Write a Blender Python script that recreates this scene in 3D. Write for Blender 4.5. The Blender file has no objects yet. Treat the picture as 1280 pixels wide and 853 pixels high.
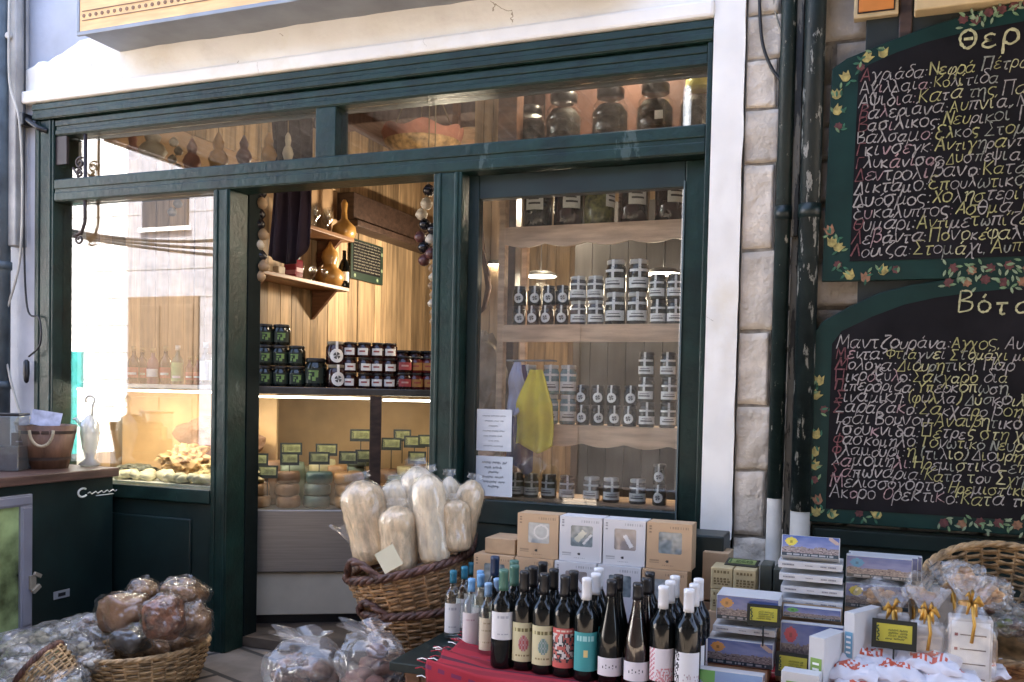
import bpy, bmesh, math, random, unicodedata
from mathutils import Vector, Matrix, noise
R = math.radians; PI = math.pi
rnd = random.Random(7)
sc = bpy.context.scene; COL = sc.collection

# ---------------------------------------------------------------- camera
F_PX, CX, CY = 1150.0, 640.0, 529.0            # focal length and principal point in the photograph's pixels
CAM = Vector((0, -3.5586, 1.25))
RM = Matrix(((.93208379, .36162727, .02110733), (.03106946, -.02175499, -.99928045), (-.36090787, .9320689, -.03151304)))
cd = bpy.data.cameras.new('camera'); cam = bpy.data.objects.new('camera', cd); COL.objects.link(cam)
cd.sensor_width = 36; cd.lens = 36 * F_PX / 1280; cd.shift_y = (CY - 426.5) / 1280
cd.clip_start = .05; cd.clip_end = 300
rt, dn, fw = RM
cam.matrix_world = Matrix(((rt.x, -dn.x, -fw.x, CAM.x), (rt.y, -dn.y, -fw.y, CAM.y), (rt.z, -dn.z, -fw.z, CAM.z), (0, 0, 0, 1)))
sc.camera = cam
# ---------------------------------------------------------------- sky, sun, exposure
SUN_EL, SUN_ROT = 56, 8
w = bpy.data.worlds.new('World'); sc.world = w; w.use_nodes = True
nt = w.node_tree; sky = nt.nodes.new('ShaderNodeTexSky'); sky.sky_type = 'NISHITA'; sky.sun_disc = False
sky.sun_elevation = R(SUN_EL); sky.sun_rotation = R(SUN_ROT)
sky.air_density = .7; sky.dust_density = 4; sky.ozone_density = .4
bg = nt.nodes['Background']; bg.inputs[1].default_value = .15; nt.links.new(sky.outputs[0], bg.inputs[0])
sl = bpy.data.lights.new('sun', 'SUN'); sl.energy = 4; sl.angle = R(.5); sl.color = (1, .965, .91)
so = bpy.data.objects.new('sun', sl); COL.objects.link(so)
sd = Vector((math.sin(R(SUN_ROT)) * math.cos(R(SUN_EL)), math.cos(R(SUN_ROT)) * math.cos(R(SUN_EL)), math.sin(R(SUN_EL))))
so.rotation_euler = sd.to_track_quat('Z', 'Y').to_euler(); so.location = (0, 10, 20)
sc.view_settings.view_transform = 'Standard'; sc.view_settings.look = 'None'; sc.view_settings.gamma = 1
sc.view_settings.exposure = 3.38
LAMP = .20                                       # scale of the shop's lamps and the added fill globes
sc.cycles.max_bounces = 10; sc.cycles.transparent_max_bounces = 24; sc.cycles.use_denoising = True
sc.cycles.caustics_reflective = False; sc.cycles.caustics_refractive = False
sc.cycles.sample_clamp_indirect = 6

# ---------------------------------------------------------------- helpers
def at(px, py, y=None, x=None, z=None, pl=None):
    """where the sight line through a pixel of the photograph meets a real plane of the place"""
    c = Vector(((px - CX) / F_PX, (py - CY) / F_PX, 1)); d = RM.transposed() @ c
    if y is not None: t = (y - CAM.y) / d.y
    elif x is not None: t = (x - CAM.x) / d.x
    elif z is not None: t = (z - CAM.z) / d.z
    else: t = (pl[0] - CAM).dot(pl[1]) / d.dot(pl[1])
    return CAM + d * t

LOC = {}
class MB:
    def __init__(s): s.v = []; s.f = []; s.m = []; s.s = []; s.c = []; s.col = False
    def add(s, vs, fs, mi=0, smooth=False, cols=None):
        n = len(s.v); s.v += [tuple(v) for v in vs]
        for i, f in enumerate(fs):
            s.f.append(tuple(n + k for k in f)); s.m.append(mi); s.s.append(smooth)
            s.c.append(cols[i] if cols else (.5, .5, .5))
        if cols: s.col = True
        return s
    def box(s, x0, y0, z0, x1, y1, z1, mi=0):
        vs = [(x, y, z) for z in (z0, z1) for y in (y0, y1) for x in (x0, x1)]
        return s.add(vs, [(0, 2, 3, 1), (4, 5, 7, 6), (0, 1, 5, 4), (2, 6, 7, 3), (0, 4, 6, 2), (1, 3, 7, 5)], mi)
    def obox(s, c, sz, rot=None, mi=0):
        c = Vector(c); hx, hy, hz = sz[0] / 2, sz[1] / 2, sz[2] / 2; rot = rot or Matrix.Identity(3)
        vs = [c + rot @ Vector((x, y, z)) for z in (-hz, hz) for y in (-hy, hy) for x in (-hx, hx)]
        return s.add(vs, [(0, 2, 3, 1), (4, 5, 7, 6), (0, 1, 5, 4), (2, 6, 7, 3), (0, 4, 6, 2), (1, 3, 7, 5)], mi)
    def tube(s, pts, r=.01, n=8, mi=0, closed=False, smooth=True, flat=1.0):
        pts = [Vector(p) for p in pts]; m = len(pts)
        rad = r if callable(r) else (lambda i: r[i]) if isinstance(r, (list, tuple)) else (lambda i: r)
        up = None; rings = []
        for i, p in enumerate(pts):
            if closed: t = pts[(i + 1) % m] - pts[i - 1]
            else: t = pts[min(i + 1, m - 1)] - pts[max(i - 1, 0)]
            if t.length < 1e-9: t = Vector((0, 0, 1))
            t.normalize()
            if up is None: up = Vector((0, 0, 1)) if abs(t.z) < .9 else Vector((1, 0, 0))
            u = up - t * up.dot(t)
            if u.length < 1e-6: u = t.orthogonal()
            u.normalize(); up = u; b = t.cross(u)
            rings.append([p + (u * math.cos(a) + b * math.sin(a) * flat) * rad(i) for a in (2 * PI * k / n for k in range(n))])
        vs = [v for rg in rings for v in rg]; fs = []
        for i in range(m if closed else m - 1):
            j = (i + 1) % m
            for k in range(n):
                l = (k + 1) % n; fs.append((i * n + k, i * n + l, j * n + l, j * n + k))
        if not closed: fs += [tuple(range(n - 1, -1, -1)), tuple((m - 1) * n + k for k in range(n))]
        return s.add(vs, fs, mi, smooth)
    def lathe(s, prof, n=20, mi=0, c=(0, 0, 0), smooth=True, sx=1, sy=1, fn=None, caps=True):
        vs = []; fs = []; m = len(prof)
        for i, (r, z) in enumerate(prof):
            for k in range(n):
                a = 2 * PI * k / n; q = fn(a, z) if fn else 1
                vs.append((c[0] + r * math.cos(a) * sx * q, c[1] + r * math.sin(a) * sy * q, c[2] + z))
        for i in range(m - 1):
            for k in range(n):
                l = (k + 1) % n; fs.append((i * n + k, i * n + l, (i + 1) * n + l, (i + 1) * n + k))
        if caps: fs += [tuple(range(n - 1, -1, -1)), tuple((m - 1) * n + k for k in range(n))]
        return s.add(vs, fs, mi, smooth)
    def prism(s, poly, y0, y1, mi=0):
        """outline (x, z) given thickness from y0 to y1"""
        n = len(poly); vs = [(x, y0, z) for x, z in poly] + [(x, y1, z) for x, z in poly]
        fs = [tuple(range(n)), tuple(range(2 * n - 1, n - 1, -1))] + [(i, i + n, (i + 1) % n + n, (i + 1) % n) for i in range(n)]
        return s.add(vs, fs, mi)
    def grid(s, fn, nu, nv, mi=0, smooth=False, col=None):
        vs = [fn(i / nu, j / nv) for j in range(nv + 1) for i in range(nu + 1)]
        fs = []; cs = []
        for j in range(nv):
            for i in range(nu):
                a = j * (nu + 1) + i; fs.append((a, a + 1, a + nu + 2, a + nu + 1))
                if col: cs.append(col((i + .5) / nu, (j + .5) / nv))
        return s.add(vs, fs, mi, smooth, cs if col else None)
    def blob(s, c, r, amp=.2, fr=3, mi=0, seed=0, sub=3, sq=None, rot=None, crumple=0):
        bm = bmesh.new(); bmesh.ops.create_icosphere(bm, subdivisions=sub, radius=1)
        vs = []; c = Vector(c)
        for v in bm.verts:
            p = v.co.copy(); off = Vector((seed * 3.7, seed * 1.3, seed * 7.1))
            k = 1 + amp * noise.noise(p * fr + off)
            if crumple: k += crumple * (abs(noise.noise(p * fr * 2.7 + off)) - .25)
            p *= k
            if sq: p = Vector((math.copysign(abs(p.x) ** sq, p.x), math.copysign(abs(p.y) ** sq, p.y), math.copysign(abs(p.z) ** sq, p.z)))
            p = Vector((p.x * r[0], p.y * r[1], p.z * r[2]))
            vs.append(c + (rot @ p if rot else p))
        fs = [tuple(v.index for v in f.verts) for f in bm.faces]; bm.free()
        return s.add(vs, fs, mi, not crumple)
    def build(s, name, mats, parent=None, bev=0, world=True, seg=2):
        me = bpy.data.meshes.new(name)
        off = LOC.get(parent.name, Vector()) if (parent and world) else Vector()
        me.from_pydata([(v[0] - off.x, v[1] - off.y, v[2] - off.z) for v in s.v], [], s.f)
        for m in (mats if isinstance(mats, (list, tuple)) else [mats]): me.materials.append(m)
        me.polygons.foreach_set('material_index', s.m); me.polygons.foreach_set('use_smooth', s.s)
        if s.col:
            ca = me.color_attributes.new('Col', 'FLOAT_COLOR', 'CORNER'); d = []
            for f, c in zip(s.f, s.c): d += (list(c[:3]) + [1.0]) * len(f)
            ca.data.foreach_set('color', d)
        me.update()
        o = bpy.data.objects.new(name, me); COL.objects.link(o)
        if parent: o.parent = parent
        if parent and world: LOC[o.name] = Vector(off) * 1
        if bev:
            b = o.modifiers.new('bevel', 'BEVEL'); b.width = bev; b.segments = seg; b.limit_method = 'ANGLE'
        return o
def tag(o, label, cat, group=None, kind=None):
    o['label'] = label; o['category'] = cat
    if group: o['group'] = group
    if kind: o['kind'] = kind
    return o
def thing(name, label, cat, loc=(0, 0, 0), rz=0, group=None):
    o = bpy.data.objects.new(name, None); COL.objects.link(o); o.empty_display_size = .05
    o.location = loc; o.rotation_euler = (0, 0, rz); LOC[o.name] = Vector(loc)
    return tag(o, label, cat, group)
def dup(root, loc, rz=0, label=None, group=None, scale=None):
    r = root.copy(); COL.objects.link(r); r.location = loc; r.rotation_euler = (0, 0, rz)
    if label: r['label'] = label
    if group: r['group'] = group
    if scale: r.scale = scale
    for ch in list(root.children):
        c = ch.copy(); COL.objects.link(c); c.parent = r
        for g in list(ch.children):
            d = g.copy(); COL.objects.link(d); d.parent = c
    return r
ORD = ['first', 'second', 'third', 'fourth', 'fifth', 'sixth', 'seventh', 'eighth', 'ninth', 'tenth', 'eleventh', 'twelfth']
def clampc(c): return tuple(max(0, min(1, x)) for x in c)

# ---------------------------------------------------------------- materials
MAT = {}
def M(name, col, rough=.55, metal=0, var=.15, scale=9, bump=0, bscale=60, island=0, col2=None, spec=.5, coat=0, stretch=None, detail=5):
    m = bpy.data.materials.new(name); m.use_nodes = True; MAT[name] = m
    t = m.node_tree; N = t.nodes; L = t.links; p = N['Principled BSDF']
    p.inputs['Roughness'].default_value = rough; p.inputs['Metallic'].default_value = metal
    p.inputs['Specular IOR Level'].default_value = spec; p.inputs['Coat Weight'].default_value = coat
    tc = N.new('ShaderNodeTexCoord'); src = tc.outputs['Object']
    if stretch:
        mp = N.new('ShaderNodeMapping'); mp.inputs['Scale'].default_value = stretch; L.new(src, mp.inputs[0]); src = mp.outputs[0]
    nz = N.new('ShaderNodeTexNoise'); nz.inputs['Scale'].default_value = scale; nz.inputs['Detail'].default_value = detail; L.new(src, nz.inputs[0])
    rp = N.new('ShaderNodeValToRGB'); c2 = col2 or tuple(c * (1 - var * 1.6) for c in col); c1 = tuple(min(1, c * (1 + var)) for c in col)
    rp.color_ramp.elements[0].color = (*c2, 1); rp.color_ramp.elements[1].color = (*c1, 1)
    rp.color_ramp.elements[0].position = .33; rp.color_ramp.elements[1].position = .67
    L.new(nz.outputs[0], rp.inputs[0]); out = rp.outputs[0]
    if island:
        ge = N.new('ShaderNodeNewGeometry'); hs = N.new('ShaderNodeHueSaturation'); mr = N.new('ShaderNodeMapRange')
        mr.inputs[3].default_value = 1 - island; mr.inputs[4].default_value = 1 + island
        L.new(ge.outputs['Random Per Island'], mr.inputs[0]); L.new(mr.outputs[0], hs.inputs['Value']); L.new(out, hs.inputs['Color']); out = hs.outputs[0]
    L.new(out, p.inputs['Base Color'])
    if bump:
        n2 = N.new('ShaderNodeTexNoise'); n2.inputs['Scale'].default_value = bscale; n2.inputs['Detail'].default_value = 6; L.new(src, n2.inputs[0])
        b = N.new('ShaderNodeBump'); b.inputs['Strength'].default_value = bump; b.inputs['Distance'].default_value = .01
        L.new(n2.outputs[0], b.inputs['Height']); L.new(b.outputs[0], p.inputs['Normal'])
    return m
def clear(name, tint=(1, 1, 1), refl=1.0, base=.0, rough=.02, bump=0, bscale=20, white=(1, 1, 1), milky=0):
    """pane, bottle glass or film: what is behind shows through, the surface mirrors by its angle"""
    m = bpy.data.materials.new(name); m.use_nodes = True; MAT[name] = m
    t = m.node_tree; N = t.nodes; L = t.links; N.remove(N['Principled BSDF'])
    tr = N.new('ShaderNodeBsdfTransparent'); tr.inputs[0].default_value = (*tint, 1)
    gl = N.new('ShaderNodeBsdfGlossy'); gl.inputs['Roughness'].default_value = rough; gl.inputs[0].default_value = (*white, 1)
    fr = N.new('ShaderNodeLayerWeight'); fr.inputs[0].default_value = .5
    pw = N.new('ShaderNodeMath'); pw.operation = 'POWER'; pw.inputs[1].default_value = 5; L.new(fr.outputs['Facing'], pw.inputs[0])
    sc2 = N.new('ShaderNodeMath'); sc2.operation = 'MULTIPLY_ADD'; sc2.inputs[1].default_value = .96; sc2.inputs[2].default_value = .04; L.new(pw.outputs[0], sc2.inputs[0])
    mu = N.new('ShaderNodeMath'); mu.operation = 'MULTIPLY_ADD'; mu.inputs[1].default_value = refl; mu.inputs[2].default_value = base; mu.use_clamp = True
    L.new(sc2.outputs[0], mu.inputs[0]); mx = N.new('ShaderNodeMixShader'); L.new(mu.outputs[0], mx.inputs[0])
    first = tr.outputs[0]
    if milky:
        df = N.new('ShaderNodeBsdfDiffuse'); df.inputs[0].default_value = (.8, .8, .8, 1); m2 = N.new('ShaderNodeMixShader'); m2.inputs[0].default_value = milky
        L.new(tr.outputs[0], m2.inputs[1]); L.new(df.outputs[0], m2.inputs[2]); first = m2.outputs[0]
    L.new(first, mx.inputs[1]); L.new(gl.outputs[0], mx.inputs[2]); L.new(mx.outputs[0], N['Material Output'].inputs[0])
    if bump:
        tc = N.new('ShaderNodeTexCoord'); n2 = N.new('ShaderNodeTexNoise'); n2.inputs['Scale'].default_value = bscale; n2.inputs['Detail'].default_value = 3; L.new(tc.outputs['Object'], n2.inputs[0])
        b = N.new('ShaderNodeBump'); b.inputs['Strength'].default_value = bump; b.inputs['Distance'].default_value = .02
        L.new(n2.outputs[0], b.inputs['Height']); L.new(b.outputs[0], gl.inputs['Normal']); L.new(b.outputs[0], fr.inputs['Normal'])
    return m
def glow(name, col, st):
    m = bpy.data.materials.new(name); m.use_nodes = True; MAT[name] = m; p = m.node_tree.nodes['Principled BSDF']
    p.inputs['Base Color'].default_value = (*col, 1); p.inputs['Emission Color'].default_value = (*col, 1); p.inputs['Emission Strength'].default_value = st
    return m
def printed(name, rough=.35, coat=0):
    m = bpy.data.materials.new(name); m.use_nodes = True; MAT[name] = m; t = m.node_tree; p = t.nodes['Principled BSDF']
    a = t.nodes.new('ShaderNodeVertexColor'); a.layer_name = 'Col'; t.links.new(a.outputs[0], p.inputs['Base Color'])
    p.inputs['Roughness'].default_value = rough; p.inputs['Coat Weight'].default_value = coat
    return m
def peeled(name, paint, under, amount, rough=.45, sc_=(14, 14, 3)):
    """old paint worn off in flakes"""
    m = M(name, paint, rough, var=.25, bump=.3, bscale=40, spec=.3); t = m.node_tree; N = t.nodes; L = t.links; p = N['Principled BSDF']
    old = p.inputs['Base Color'].links[0].from_socket
    tc = N.new('ShaderNodeTexCoord'); mp = N.new('ShaderNodeMapping'); mp.inputs['Scale'].default_value = sc_; L.new(tc.outputs['Object'], mp.inputs[0])
    nz = N.new('ShaderNodeTexNoise'); nz.inputs['Scale'].default_value = 1; nz.inputs['Detail'].default_value = 9; nz.inputs['Roughness'].default_value = .65; L.new(mp.outputs[0], nz.inputs[0])
    rp = N.new('ShaderNodeValToRGB'); rp.color_ramp.elements[0].position = 1 - amount - .012; rp.color_ramp.elements[1].position = 1 - amount + .012; L.new(nz.outputs[0], rp.inputs[0])
    mx = N.new('ShaderNodeMix'); mx.data_type = 'RGBA'; L.new(rp.outputs[0], mx.inputs[0]); L.new(old, mx.inputs[6]); mx.inputs[7].default_value = (*under, 1)
    L.new(mx.outputs[2], p.inputs['Base Color'])
    return m

green = peeled('green_paint', (.007, .026, .021), (.050, .078, .070), .325, .40, (7, 7, 2.5)); green.node_tree.nodes['Principled BSDF'].inputs['Specular IOR Level'].default_value = .35
def cracked(m, sc_, amt, col):
    t = m.node_tree; N = t.nodes; L = t.links; p = N['Principled BSDF']; old = p.inputs['Base Color'].links[0].from_socket
    tc = N.new('ShaderNodeTexCoord'); nz = N.new('ShaderNodeTexNoise'); nz.inputs['Scale'].default_value = sc_ * 1.3; nz.inputs['Detail'].default_value = 6; L.new(tc.outputs['Object'], nz.inputs[0])
    ad = N.new('ShaderNodeVectorMath'); ad.operation = 'MULTIPLY_ADD'; ad.inputs[1].default_value = (.35, .35, .35); L.new(nz.outputs['Color'], ad.inputs[0]); L.new(tc.outputs['Object'], ad.inputs[2])
    vo = N.new('ShaderNodeTexVoronoi'); vo.feature = 'DISTANCE_TO_EDGE'; vo.inputs['Scale'].default_value = sc_; L.new(ad.outputs[0], vo.inputs['Vector'])
    lt = N.new('ShaderNodeMath'); lt.operation = 'LESS_THAN'; lt.inputs[1].default_value = .0045; L.new(vo.outputs['Distance'], lt.inputs[0])
    n2 = N.new('ShaderNodeTexNoise'); n2.inputs['Scale'].default_value = sc_ * .9; n2.inputs['Detail'].default_value = 3; L.new(tc.outputs['Object'], n2.inputs[0])
    gt = N.new('ShaderNodeMath'); gt.operation = 'GREATER_THAN'; gt.inputs[1].default_value = 1 - amt; L.new(n2.outputs[0], gt.inputs[0])
    mu = N.new('ShaderNodeMath'); mu.operation = 'MULTIPLY'; L.new(lt.outputs[0], mu.inputs[0]); L.new(gt.outputs[0], mu.inputs[1])
    n3 = N.new('ShaderNodeTexNoise'); n3.inputs['Scale'].default_value = sc_ * .55; n3.inputs['Detail'].default_value = 8; n3.inputs['Roughness'].default_value = .7; L.new(tc.outputs['Object'], n3.inputs[0])
    rp = N.new('ShaderNodeValToRGB'); rp.color_ramp.elements[0].position = .56; rp.color_ramp.elements[1].position = .72; rp.color_ramp.elements[1].color = (.55, .55, .55, 1); L.new(n3.outputs[0], rp.inputs[0])
    mx0 = N.new('ShaderNodeMix'); mx0.data_type = 'RGBA'; L.new(rp.outputs[0], mx0.inputs[0]); L.new(old, mx0.inputs[6]); mx0.inputs[7].default_value = (col[0] * 1.6, col[1] * 1.55, col[2] * 1.4, 1)
    mx = N.new('ShaderNodeMix'); mx.data_type = 'RGBA'; L.new(mu.outputs[0], mx.inputs[0]); L.new(mx0.outputs[2], mx.inputs[6]); mx.inputs[7].default_value = (*col, 1); L.new(mx.outputs[2], p.inputs['Base Color'])
green_dk = M('green_paint_dark', (.006, .018, .017), .42, var=.25, scale=4, bump=.08, bscale=25)
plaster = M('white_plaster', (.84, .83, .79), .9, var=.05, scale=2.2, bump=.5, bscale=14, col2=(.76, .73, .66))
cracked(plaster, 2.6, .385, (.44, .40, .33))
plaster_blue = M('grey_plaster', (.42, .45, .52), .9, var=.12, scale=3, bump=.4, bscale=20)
trim_white = M('white_trim', (.84, .82, .77), .6, var=.05, scale=5, bump=.15, bscale=30)
cracked(trim_white, 4, .36, (.46, .43, .37))
stone = M('grey_stone', (.36, .33, .29), .92, var=.22, scale=7, bump=.9, bscale=45, island=.22)
mortar = M('mortar', (.27, .245, .21), .95, var=.25, scale=20, bump=.6, bscale=80)
plank_m = M('pine_planks', (.39, .27, .155), .6, var=.24, scale=3, bump=.2, bscale=30, island=.4, stretch=(9, 9, .8))
wood_shelf = M('pine_shelf', (.64, .43, .28), .5, var=.2, scale=5, bump=.1, bscale=30, stretch=(1, 6, 8))
wood_dk = M('dark_wood', (.055, .032, .024), .5, var=.3, scale=5, bump=.15, stretch=(1, 6, 8))
wood_md = M('brown_wood', (.16, .075, .04), .5, var=.3, scale=5, bump=.15, stretch=(1, 6, 8))
ceil_m = M('ceiling_boards', (.14, .085, .07), .7, var=.25, scale=4, stretch=(8, 1, 1), bump=.1)
grey_metal = M('grey_metal', (.26, .28, .31), .45, .3, var=.12, scale=5)
steel = M('brushed_steel', (.30, .285, .27), .42, .75, var=.08, scale=4, stretch=(1, 1, 40))
alu = M('aluminium', (.33, .34, .42), .4, .55, var=.05)
cream = M('cream_panel', (.55, .49, .38), .5, var=.05)
black_p = M('black_plastic', (.012, .013, .016), .4, var=.2)
glass_pane = clear('window_glass', (.97, .985, .98), 2.4, .02, .0)
glass_thin = clear('case_glass', (.98, .99, .985), .35, .0, .0)
glass_clear = clear('bottle_glass', (.90, .94, .93), 1.3, .03, .03)
film = clear('plastic_film', (.97, .965, .955), 1.2, .02, .10, .45, 9, milky=.10)
film_thin = clear('thin_film', (.99, .985, .975), .55, .0, .10, .3, 14, milky=.02)
cello = clear('cellophane', (.98, .975, .96), 1.2, .04, .18, .4, 14, milky=.10)
wine_glass = M('wine_bottle_glass', (.004, .005, .005), .06, var=.1, spec=.38)
paper_p = printed('printed_paper', .5)
card_p = printed('printed_card', .3, .15)
wicker = M('wicker', (.34, .20, .095), .6, var=.35, scale=30, bump=.3, bscale=120, island=.35)
wicker_dk = M('dark_wicker', (.095, .040, .026), .5, var=.35, scale=30, bump=.3, bscale=120, island=.2)
wicker_lt = M('light_wicker', (.42, .27, .13), .6, var=.35, scale=30, bump=.3, bscale=120, island=.3)
rubber = M('cable_black', (.015, .015, .017), .5)

# ---------------------------------------------------------------- ground
def ground_mat():
    m = bpy.data.materials.new('paving'); m.use_nodes = True; t = m.node_tree; N = t.nodes; L = t.links; p = N['Principled BSDF']
    tc = N.new('ShaderNodeTexCoord'); mp = N.new('ShaderNodeMapping'); mp.inputs['Rotation'].default_value = (0, 0, .35); L.new(tc.outputs['Object'], mp.inputs[0])
    br = N.new('ShaderNodeTexBrick'); br.inputs['Scale'].default_value = .85; br.inputs['Mortar Size'].default_value = .012
    br.inputs['Color1'].default_value = (.24, .19, .145, 1); br.inputs['Color2'].default_value = (.17, .14, .11, 1); br.inputs['Mortar'].default_value = (.04, .036, .03, 1)
    L.new(mp.outputs[0], br.inputs[0]); nz = N.new('ShaderNodeTexNoise'); nz.inputs['Scale'].default_value = 7; nz.inputs['Detail'].default_value = 8; L.new(tc.outputs['Object'], nz.inputs[0])
    mx = N.new('ShaderNodeMix'); mx.data_type = 'RGBA'; mx.blend_type = 'OVERLAY'; mx.inputs[0].default_value = .7; L.new(br.outputs[0], mx.inputs[6]); L.new(nz.outputs[0], mx.inputs[7]); L.new(mx.outputs[2], p.inputs['Base Color'])
    p.inputs['Roughness'].default_value = .75; b = N.new('ShaderNodeBump'); b.inputs['Strength'].default_value = .5; b.inputs['Distance'].default_value = .02; L.new(nz.outputs[0], b.inputs['Height']); L.new(b.outputs[0], p.inputs['Normal'])
    return m
g = MB(); g.add([(-60, -60, 0), (60, -60, 0), (60, 60, 0), (-60, 60, 0)], [(0, 1, 2, 3)])
o = g.build('ground', ground_mat()); o['kind'] = 'structure'
# ---------------------------------------------------------------- the shop building
XL, XR = -4.0, -.583                              # clear width of the shopfront
Z_HEAD, Z_TR0, Z_TR1 = 2.667, 2.172, 2.285
bld = thing('shop_building', 'white plastered shop building with a dark green shopfront and a timber lined room', 'building', (-2.2, .2, 0))
m = MB()                                          # rough plaster band over the window, lower part of it proud of the old wall
def band(u, v):
    x = -4.12 + u * (3.66); top = 3.02 + .05 * noise.noise(Vector((x * 4, 0, 3))) + .03 * noise.noise(Vector((x * 13, 1, 3))) - (.17 * max(0, (-3.55 - x)) / .5 if x < -3.55 else 0)
    z = 2.735 + v * (top - 2.735)
    y = -.05 + .018 * noise.noise(Vector((x * 3, z * 3, 0))) + .008 * noise.noise(Vector((x * 11, z * 11, 5)))
    return (x, y + (.05 if v >= .999 else 0) , z)
m.grid(band, 120, 14, smooth=True); m.build('plaster_band', plaster, bld)
m = MB()
def old(u, v):
    x = -4.2 + u * 3.75; z = 2.75 + v * 2.2
    return (x, -.008 + .006 * noise.noise(Vector((x * 5, z * 5, 9))), z)
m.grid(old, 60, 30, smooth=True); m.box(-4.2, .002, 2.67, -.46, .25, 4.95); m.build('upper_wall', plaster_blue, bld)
m = MB(); m.box(-4.06, -.075, 2.669, -.58, -.004, 2.733); m.build('drip_moulding', trim_white, bld, .012)
m = MB(); m.grid(lambda u, v: (-.581 + u * .116 + .006 * noise.noise(Vector((0, v * 14, u * 3))) * (u > .9), -.062 + .004 * noise.noise(Vector((u * 3, v * 20, 2))), .72 + v * 2.02), 6, 60, smooth=True)
m.box(-.581, -.058, .72, -.468, .2, 2.735); m.build('white_pilaster', trim_white, bld, .004)
m = MB(); m.box(-.575, -.04, 0, -.47, .2, .718); m.build('pilaster_base', M('grey_render', (.30, .29, .27), .9, bump=.4), bld)
m = MB(); m.box(-4.30, -.03, 0, -4.003, .3, 2.72); m.build('pier', M('pale_pier', (.52, .53, .56), .8, var=.06, bump=.2), bld, .006)
m = MB()                                          # room shell
m.box(-4.3, .3, 0, -4.06, 6.1, 3.6); m.box(-.42, .25, 0, -.2, 6.1, 3.6); m.box(-4.06, 5.9, 0, -.42, 6.1, 3.6); m.build('room_wall', M('room_wall', (.42, .27, .15), .7, var=.1), bld)
m = MB(); m.box(-4.3, .25, 3.4, -.2, 6.1, 3.6); m.build('room_ceiling', ceil_m, bld)
m = MB(); m.box(-4.3, -.05, 4.95, 3.2, 6.2, 5.1); m.build('roof_slab', mortar, bld)
m = MB(); m.box(-4.06, .1, .004, -.42, 5.9, .05); m.build('room_floor', M('room_floor', (.10, .075, .055), .5, var=.3), bld)
m = MB(); y = .31
while y < 5.85:                                   # vertical boards on the long side wall, another set across the back
    wd = rnd.uniform(.09, .17); m.box(-4.058, y, .05, -4.035 - rnd.random() * .006, y + wd - .006, 2.62); m.box(-4.058, y, 2.85, -4.036 - rnd.random() * .006, y + wd - .006, 3.398); y += wd
x = -4.03
while x < -.5:
    wd = rnd.uniform(.09, .17); m.box(x, 5.875, .05, x + wd - .006, 5.898, 3.398); x += wd
m.build('plank_panelling', plank_m, bld)
m = MB(); m.box(-4.058, 2.9, 2.625, -3.9, 5.8, 2.845); m.box(-4.058, 2.9, 2.57, -3.86, 5.8, 2.622); m.build('wall_beam', wood_dk, bld, .006)
for z, n in ((3.18, 0),):
    m = MB(); m.box(-4.03, .9, 3.25, -.45, 1.08, 3.398); m.box(-4.03, 2.5, 3.25, -.45, 2.68, 3.398); m.build('ceiling_joist', ceil_m, bld, .01)

# ---------------------------------------------------------------- the green shopfront
sf = thing('shopfront', 'dark green painted timber shopfront with large panes and an open doorway', 'shopfront', (-2.3, 0, 0))
def bar(name, x0, x1, z0, z1, y0=-.03, y1=.10, bead=True, mat=green, ax='z'):
    b = MB(); b.box(x0, y0, z0, x1, y1, z1)
    if bead == 'v':
        for k in (.2, .8): b.box(x0 + (x1 - x0) * k - .006, y0 - .006, z0, x0 + (x1 - x0) * k + .011, y0 + .004, z1)
    elif bead == 'h':
        b.box(x0, y0 - .006, (z0 + z1) / 2 + .006, x1, y0 + .004, z1 - .004); b.box(x0, y0 - .005, z0 + .004, x1, y0 + .004, (z0 + z1) / 2 - .012)
    return b.build(name, mat, sf, .004)
bar('head_frame', XL, XR, 2.585, Z_HEAD, -.055, .1, 'h'); bar('head_frame', XL + .13, XR - .022, 2.503, 2.584, -.03, .1, 'h')
bar('transom_bar', XL + .13, XR - .022, Z_TR0, Z_TR1, -.035, .1, 'h')
bar('jamb', XL, XL + .128, 0, 2.584, -.04, .12, 'v'); bar('jamb', XR - .021, XR - .001, 0, 2.584, -.05, .12, False)
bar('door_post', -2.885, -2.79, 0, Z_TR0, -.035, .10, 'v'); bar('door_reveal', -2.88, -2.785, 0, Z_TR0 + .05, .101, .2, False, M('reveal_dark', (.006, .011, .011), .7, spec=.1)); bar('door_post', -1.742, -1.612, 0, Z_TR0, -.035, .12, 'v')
bar('transom_mullion', -2.335, -2.232, Z_TR1, 2.503, -.028, .08, False)
bar('window_rail', XL + .13, -2.886, .70, .765, -.04, .1, False)
# panels below the left window
b = MB(); b.box(XL + .13, -.02, 0, -2.886, .09, .70); b.box(-3.78, -.032, .07, -3.0, -.018, .62); b.build('bottom_panel', green_dk, sf, .006)
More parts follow.
